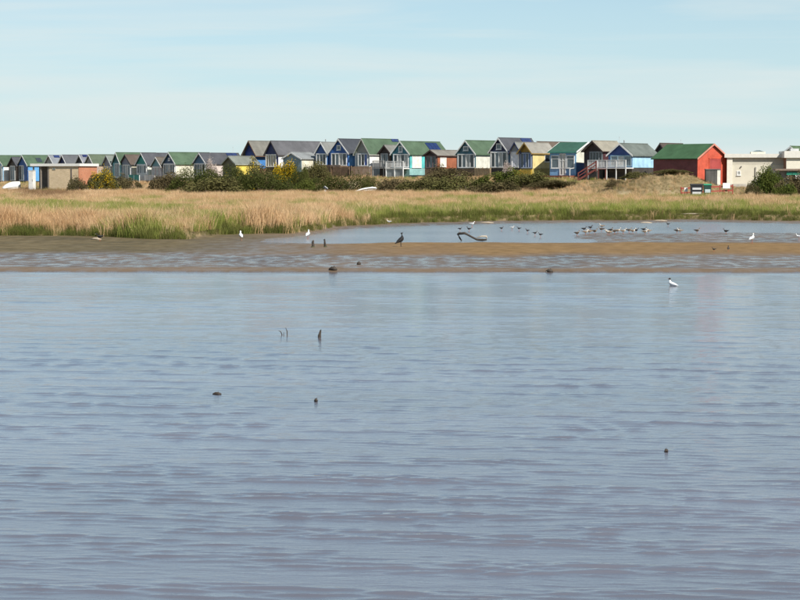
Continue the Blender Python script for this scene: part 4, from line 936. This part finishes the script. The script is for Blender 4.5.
# ------------------------------------------------------------------ birds
def bird(label, cat, px, py, length, heading, body, wing, head=None, bill=(.5, .12, .03), legs=(.4, .1, .05), swim=False, upright=0.0, group=None, leg=.13, Yz=None):
    p = hit(px, py); root = tag(empty('bird', (p.x, p.y, p.z), R(heading)), label, cat, group)
    Lb = length; ux = Lb/.40
    zb = (.075 if not swim else .045)*ux + (leg*ux if not swim else 0)
    # spine rings, tail to bill base: x, z, half-width, half-height
    prof = [(-.20, .035, .008, .006), (-.165, .03, .028, .016), (-.10, .018, .055, .042), (-.02, .0, .072, .064), (.06, .006, .066, .064), (.105, .035, .046, .050), (.122, .075, .030, .032), (.128, .108, .028, .028), (.140, .130, .034, .033), (.162, .130, .028, .026), (.182, .122, .010, .010)]
    rings = []; cu, su = math.cos(upright), math.sin(upright)
    for (x, z, a, h_) in prof:
        r = []
        for k in range(10):
            t_ = 2*math.pi*k/10; yy, zq = a*math.cos(t_), z+h_*math.sin(t_)
            r.append(((x*cu-zq*su)*ux, yy*ux, (x*su+zq*cu)*ux+zb))
        rings.append(r)
    tr = lambda x, y, z: ((x*cu-z*su)*ux, y*ux, (x*su+z*cu)*ux+zb)
    MB().loft(rings).build('body', plain('plumage', body, .8, .08), root, smooth=True)
    for s in (-1, 1):
        rr_ = []
        for (x, z, h_) in [(.085, .03, .012), (.05, .025, .036), (-.02, .025, .042), (-.10, .032, .028), (-.17, .04, .012), (-.225, .045, .004)]:
            yo = s*(.072 if x > -.05 else .055 if x > -.12 else .03)
            rr_.append([tr(x, yo+s*.008*math.cos(t_), z+h_*math.sin(t_)) for t_ in (2*math.pi*k/6 for k in range(6))])
        MB().loft(rr_).build('wing', plain('plumage', wing, .8, .08), root, smooth=True)
    MB().loft([[tr(x, r_*math.cos(t_), .121+r_*.7*math.sin(t_)) for t_ in (2*math.pi*k/5 for k in range(5))] for x, r_ in ((.178, .009), (.205, .007), (.232, .002))]).build('bill', plain('bill', bill, .5, .05), root)
    if head:
        MB().loft([[tr(x, a*math.cos(t_), .132+a*math.sin(t_)) for t_ in (2*math.pi*k/8 for k in range(8))] for x, a in ((.118, .02), (.130, .034), (.148, .038), (.168, .032), (.183, .012))]).build('hood', plain('plumage', head, .8, .08), root, smooth=True)
    if not swim:
        for s in (-1, 1):
            MB().tube([(-.005*ux, s*.028*ux, zb-.045*ux), (.0, s*.028*ux, .02), (.0, s*.028*ux, -.03)], [.007*ux, .006*ux, .006*ux], 5).tube([(-.01*ux, s*.028*ux, .006), (.035*ux, s*.028*ux, .004)], [.01*ux, .004*ux], 5).build('leg', plain('leg', legs, .6), root)
    return root
WG = (.80, .80, .79); GW = (.42, .44, .47); BLK = (.014, .014, .016); TAN = (.22, .16, .11); PALE = (.60, .54, .46); DKB = (.045, .038, .034)
GU = 'white gulls on the flats'
bird('white gull standing on the algae shore at left', 'gull', 241, 240.5, .56, 110, WG, GW, group=GU, upright=.45)
bird('white gull standing left of the two stumps', 'gull', 308, 239, .56, 70, WG, GW, group=GU, upright=.45)
bird('black crow standing upright on the sand bar', 'crow', 401, 246.5, .70, 20, BLK, BLK, bill=BLK, legs=BLK, upright=.75)
bird('small white gull at the grass edge above the crow', 'gull', 389, 224.5, .42, 180, WG, GW, group=GU)
bird('white gull behind the bent driftwood', 'gull', 472, 227, .48, 10, WG, GW, group=GU)
bird('dark wader beside the gull behind the driftwood', 'wader', 469, 231.5, .38, 200, BLK, BLK, head=BLK)
bird('white gull alone on the grey mud at right', 'gull', 752, 243.5, .56, 50, WG, GW, group=GU, upright=.4)
bird('white gull at the far right edge on the mud', 'gull', 799, 240.5, .45, 170, WG, GW, group=GU)
bird('black-headed gull swimming in front of the sand bar', 'gull', 672.3, 286, .46, 135, WG, (.55, .57, .6), head=(.02, .016, .014), swim=True, upright=.3)
bird('dark bird at the foot of the reeds on the far left', 'wader', 100, 241, .5, 185, BLK, BLK, bill=PALE)
WD = 'dark waders feeding in the channel'
for (x, y, h_, lb) in [(501.5, 231, 15, 'wader left of the pale one in the channel'), (519, 231.2, 170, 'wader just right of the pale one'), (527.5, 233.4, 200, 'middle wader of the channel group'), (535, 236, 10, 'wader second from the right of the channel group'), (540.5, 237.6, 190, 'rightmost wader of the channel group'), (460, 231.6, 0, 'wader above the left end of the driftwood'), (668, 226.6, 180, 'lone wader on the far mud edge')]:
    bird('dark '+lb, 'wader', x, y, .34, h_, DKB, BLK, group=WD, leg=.16)
bird('pale wader in the channel behind the driftwood', 'wader', 512, 230.2, .36, 10, PALE, GW, group=WD)
bird('small dark wader on the sand bar, left of the pair', 'wader', 714, 251.8, .26, 190, DKB, DKB, group='pair of small waders on the sand bar')
bird('small dark wader on the sand bar, right of the pair', 'wader', 728.3, 251.5, .30, 80, DKB, DKB, group='pair of small waders on the sand bar', upright=.4)
FLK = 'flock resting at the channel edge'
flock = [(577, 235.6, 1), (584, 231, 0), (585.5, 234.6, 2), (589.5, 234, 2), (590.4, 229.5, 0), (594.6, 233.6, 1), (601.5, 231.5, 1), (602, 228.4, 2), (607.6, 234.4, 2), (609.3, 235, 2), (610.5, 232.2, 0), (614.6, 233.6, 1), (617.8, 233, 2), (623.2, 233.5, 2), (629, 232.6, 1), (632.8, 233.4, 2), (636, 232.5, 0), (643.8, 231.6, 0), (645, 234.3, 2), (648.5, 233.4, 2), (677, 233, 1), (680, 233.2, 2), (697, 233, 1), (726, 233.4, 0)]
nm_ = ['leftmost', 'second', 'third', 'fourth', 'fifth', 'sixth', 'seventh', 'eighth', 'ninth', 'tenth', 'eleventh', 'twelfth', 'thirteenth', 'fourteenth', 'fifteenth', 'sixteenth', 'seventeenth', 'eighteenth', 'nineteenth', 'twentieth']
for i, (x, y, k) in enumerate(flock):
    cb, cw, ds = [(DKB, BLK, 'dark'), (TAN, DKB, 'brown'), (PALE, TAN, 'pale-bellied brown')][k]
    if i < 20: lb = ds+' bird, '+nm_[i]+' from the left in the resting flock' if i else ds+' bird, leftmost of the resting flock'
    else: lb = ds+' bird right of the flock, '+['first', 'second', 'third', 'fourth'][i-20]+' outlier towards the right edge'
    bird(lb, 'wader', x, y, .48 if k else .44, random.choice([5, 175, 190, 350, 30, 160]), cb, cw, bill=(.35, .15, .08), group=FLK, leg=.07)

# ------------------------------------------------------------------ driftwood, stumps, twigs in the water
WOODM = plain('wet_driftwood', (.045, .034, .026), .8, .35, 6); PALEW = plain('bleached_wood', (.40, .33, .25), .8, .25, 6)
def driftwood():
    Y0 = hit(470, 241.5).y; q = lambda px, py: at(px, py, Y0)
    o = q(472, 241); gz = zt(o.x, Y0); base = Vector((o.x, Y0, gz)); root = tag(empty('driftwood', base), 'bent dark driftwood branch arched over the sand bar', 'driftwood')
    pts = [(461.5, 240.6), (459.5, 237.5), (458, 234.2), (460, 233.6), (464.5, 233), (468, 234.8), (473, 237.6), (477, 239.6), (482, 240), (486.4, 239.6)]
    pts3 = []
    for i, (x, y) in enumerate(pts):
        v = q(x, y)-base; v.y += .25*math.sin(i*1.1); v.z = max(v.z, .03); pts3.append(v)
    MB().tube(pts3, [.04, .05, .06, .07, .075, .06, .06, .065, .07, .05], 8).build('branch', WOODM, root, smooth=True)
    MB().tube([q(477, 237.8)-base+Vector((0, .3, 0)), q(482, 236.4)-base+Vector((0, .35, 0)), q(486.8, 236.6)-base+Vector((0, .4, 0)), q(487, 238.6)-base+Vector((0, .35, 0))], [.025, .04, .055, .04], 7).build('branch', PALEW, root, smooth=True)
    MB().tube([q(463, 233.3)-base, q(458.6, 233.0)-base, q(457, 234.6)-base], [.07, .045, .02], 6).build('branch', WOODM, root, smooth=True)
driftwood()
def stump(label, px, ytop, ybot, w, lean, depthz=-.3):
    p = hit(px, ybot); zt_ = at(px, ytop, p.y).z-p.z; root = tag(empty('timber_stump', (p.x, p.y, p.z)), label, 'stump', 'old timber stumps')
    r = random.Random(int(px)); rings = []
    for i, q in enumerate((-.4, 0, .35, .7, 1.0)):
        z = zt_*q if q > 0 else q; rad = w*(1-.3*max(q, 0))
        rings.append([(lean*max(q, 0)+rad*math.cos(t_)*r.uniform(.8, 1.15), rad*math.sin(t_)*r.uniform(.8, 1.15), z+(r.uniform(-.05, .05) if q == 1 else 0)) for t_ in (2*math.pi*k/8 for k in range(8))])
    MB().loft(rings).build('stump', WOODM, root)
    if ytop < 300: MB().loft([[(rad*math.cos(t_), rad*math.sin(t_), z) for t_ in (2*math.pi*k/10 for k in range(10))] for z, rad in ((-.1, w*1.6), (.03, w*1.35), (.05, w*.9))]).build('weed_collar', plain('weed', (.05, .055, .02), .6), root)
stump('left of two rotten timber stumps on the mud', 313, 241, 247.2, .085, .0)
stump('right of two rotten timber stumps, the taller one', 325.4, 239.6, 247, .07, -.05)
stump('thin dark stake standing alone in the water', 319.4, 331, 337.5, .042, .02)
def twig(label, segs, px, py, rad, cat='twig', name='twig'):
    p = hit(px, py); root = tag(empty(name, (p.x, p.y, 0)), label, cat)
    for s in segs:
        pts = [at(x, y, p.y)-Vector((p.x, p.y, 0)) for x, y in s]; pts[0] = pts[0]+Vector((0, 0, -.08))
        MB().tube(pts, [rad]*(len(pts)-1)+[rad*.4], 5).build('shoot', WOODM, root)
twig('thin forked twigs poking out of the water', [[(287.5, 335), (287, 331), (285.5, 327.5)], [(283, 335), (281, 332), (278.5, 330.5)], [(283.4, 334.8), (283.8, 332.2)]], 284, 335, .012)
def flotsam(label, px, py, w, mat, tall=.05):
    p = hit(px, py); root = tag(empty('driftwood_scrap', (p.x, p.y, p.z), random.uniform(-.4, .4)), label, 'driftwood')
    MB().tube([(-w/2, 0, tall*.1), (-w*.2, .02, tall*.5), (w*.15, -.01, tall*.4), (w/2, .01, tall*.2)], [tall*.3, tall*.6, tall*.7, tall*.25], 7).build('chunk', mat, root, smooth=True)
    MB().tube([(w*.05, 0, tall*.5), (w*.12, .03, tall*1.3)], [tall*.25, tall*.1], 5).build('knot', mat, root)
flotsam('dark stick floating left of the middle of the water', 217, 394.5, .16, WOODM, .04)
flotsam('small dark lump floating below the lone stake', 316, 401.5, .05, WOODM, .05)
flotsam('tiny dark scrap floating at right in the open water', 666.5, 452, .05, WOODM, .04)
flotsam('dark lump on the front edge of the mud', 333, 270.2, .35, WOODM, .14)
flotsam('dark lump on the mud edge right of centre', 549.5, 272.2, .3, WOODM, .12)
flotsam('small dark lump on the wet mud below the crow', 359, 264.6, .16, WOODM, .12)
flotsam('pale log at the foot of the far bank, centre right', 646, 223, 1.0, PALEW, .09)
flotsam('pale driftwood lying along the far bank at right', 697, 214.5, 3.2, PALEW, .09)
flotsam('pale driftwood beside the grass edge above the arched branch', 487, 223, 1.1, PALEW, .09)
flotsam('pale log stranded under the reeds at far left', 96, 239.8, .7, PALEW, .12)
flotsam('bleached log on the far bank left of the red fence', 660, 221, 1.2, PALEW, .09)
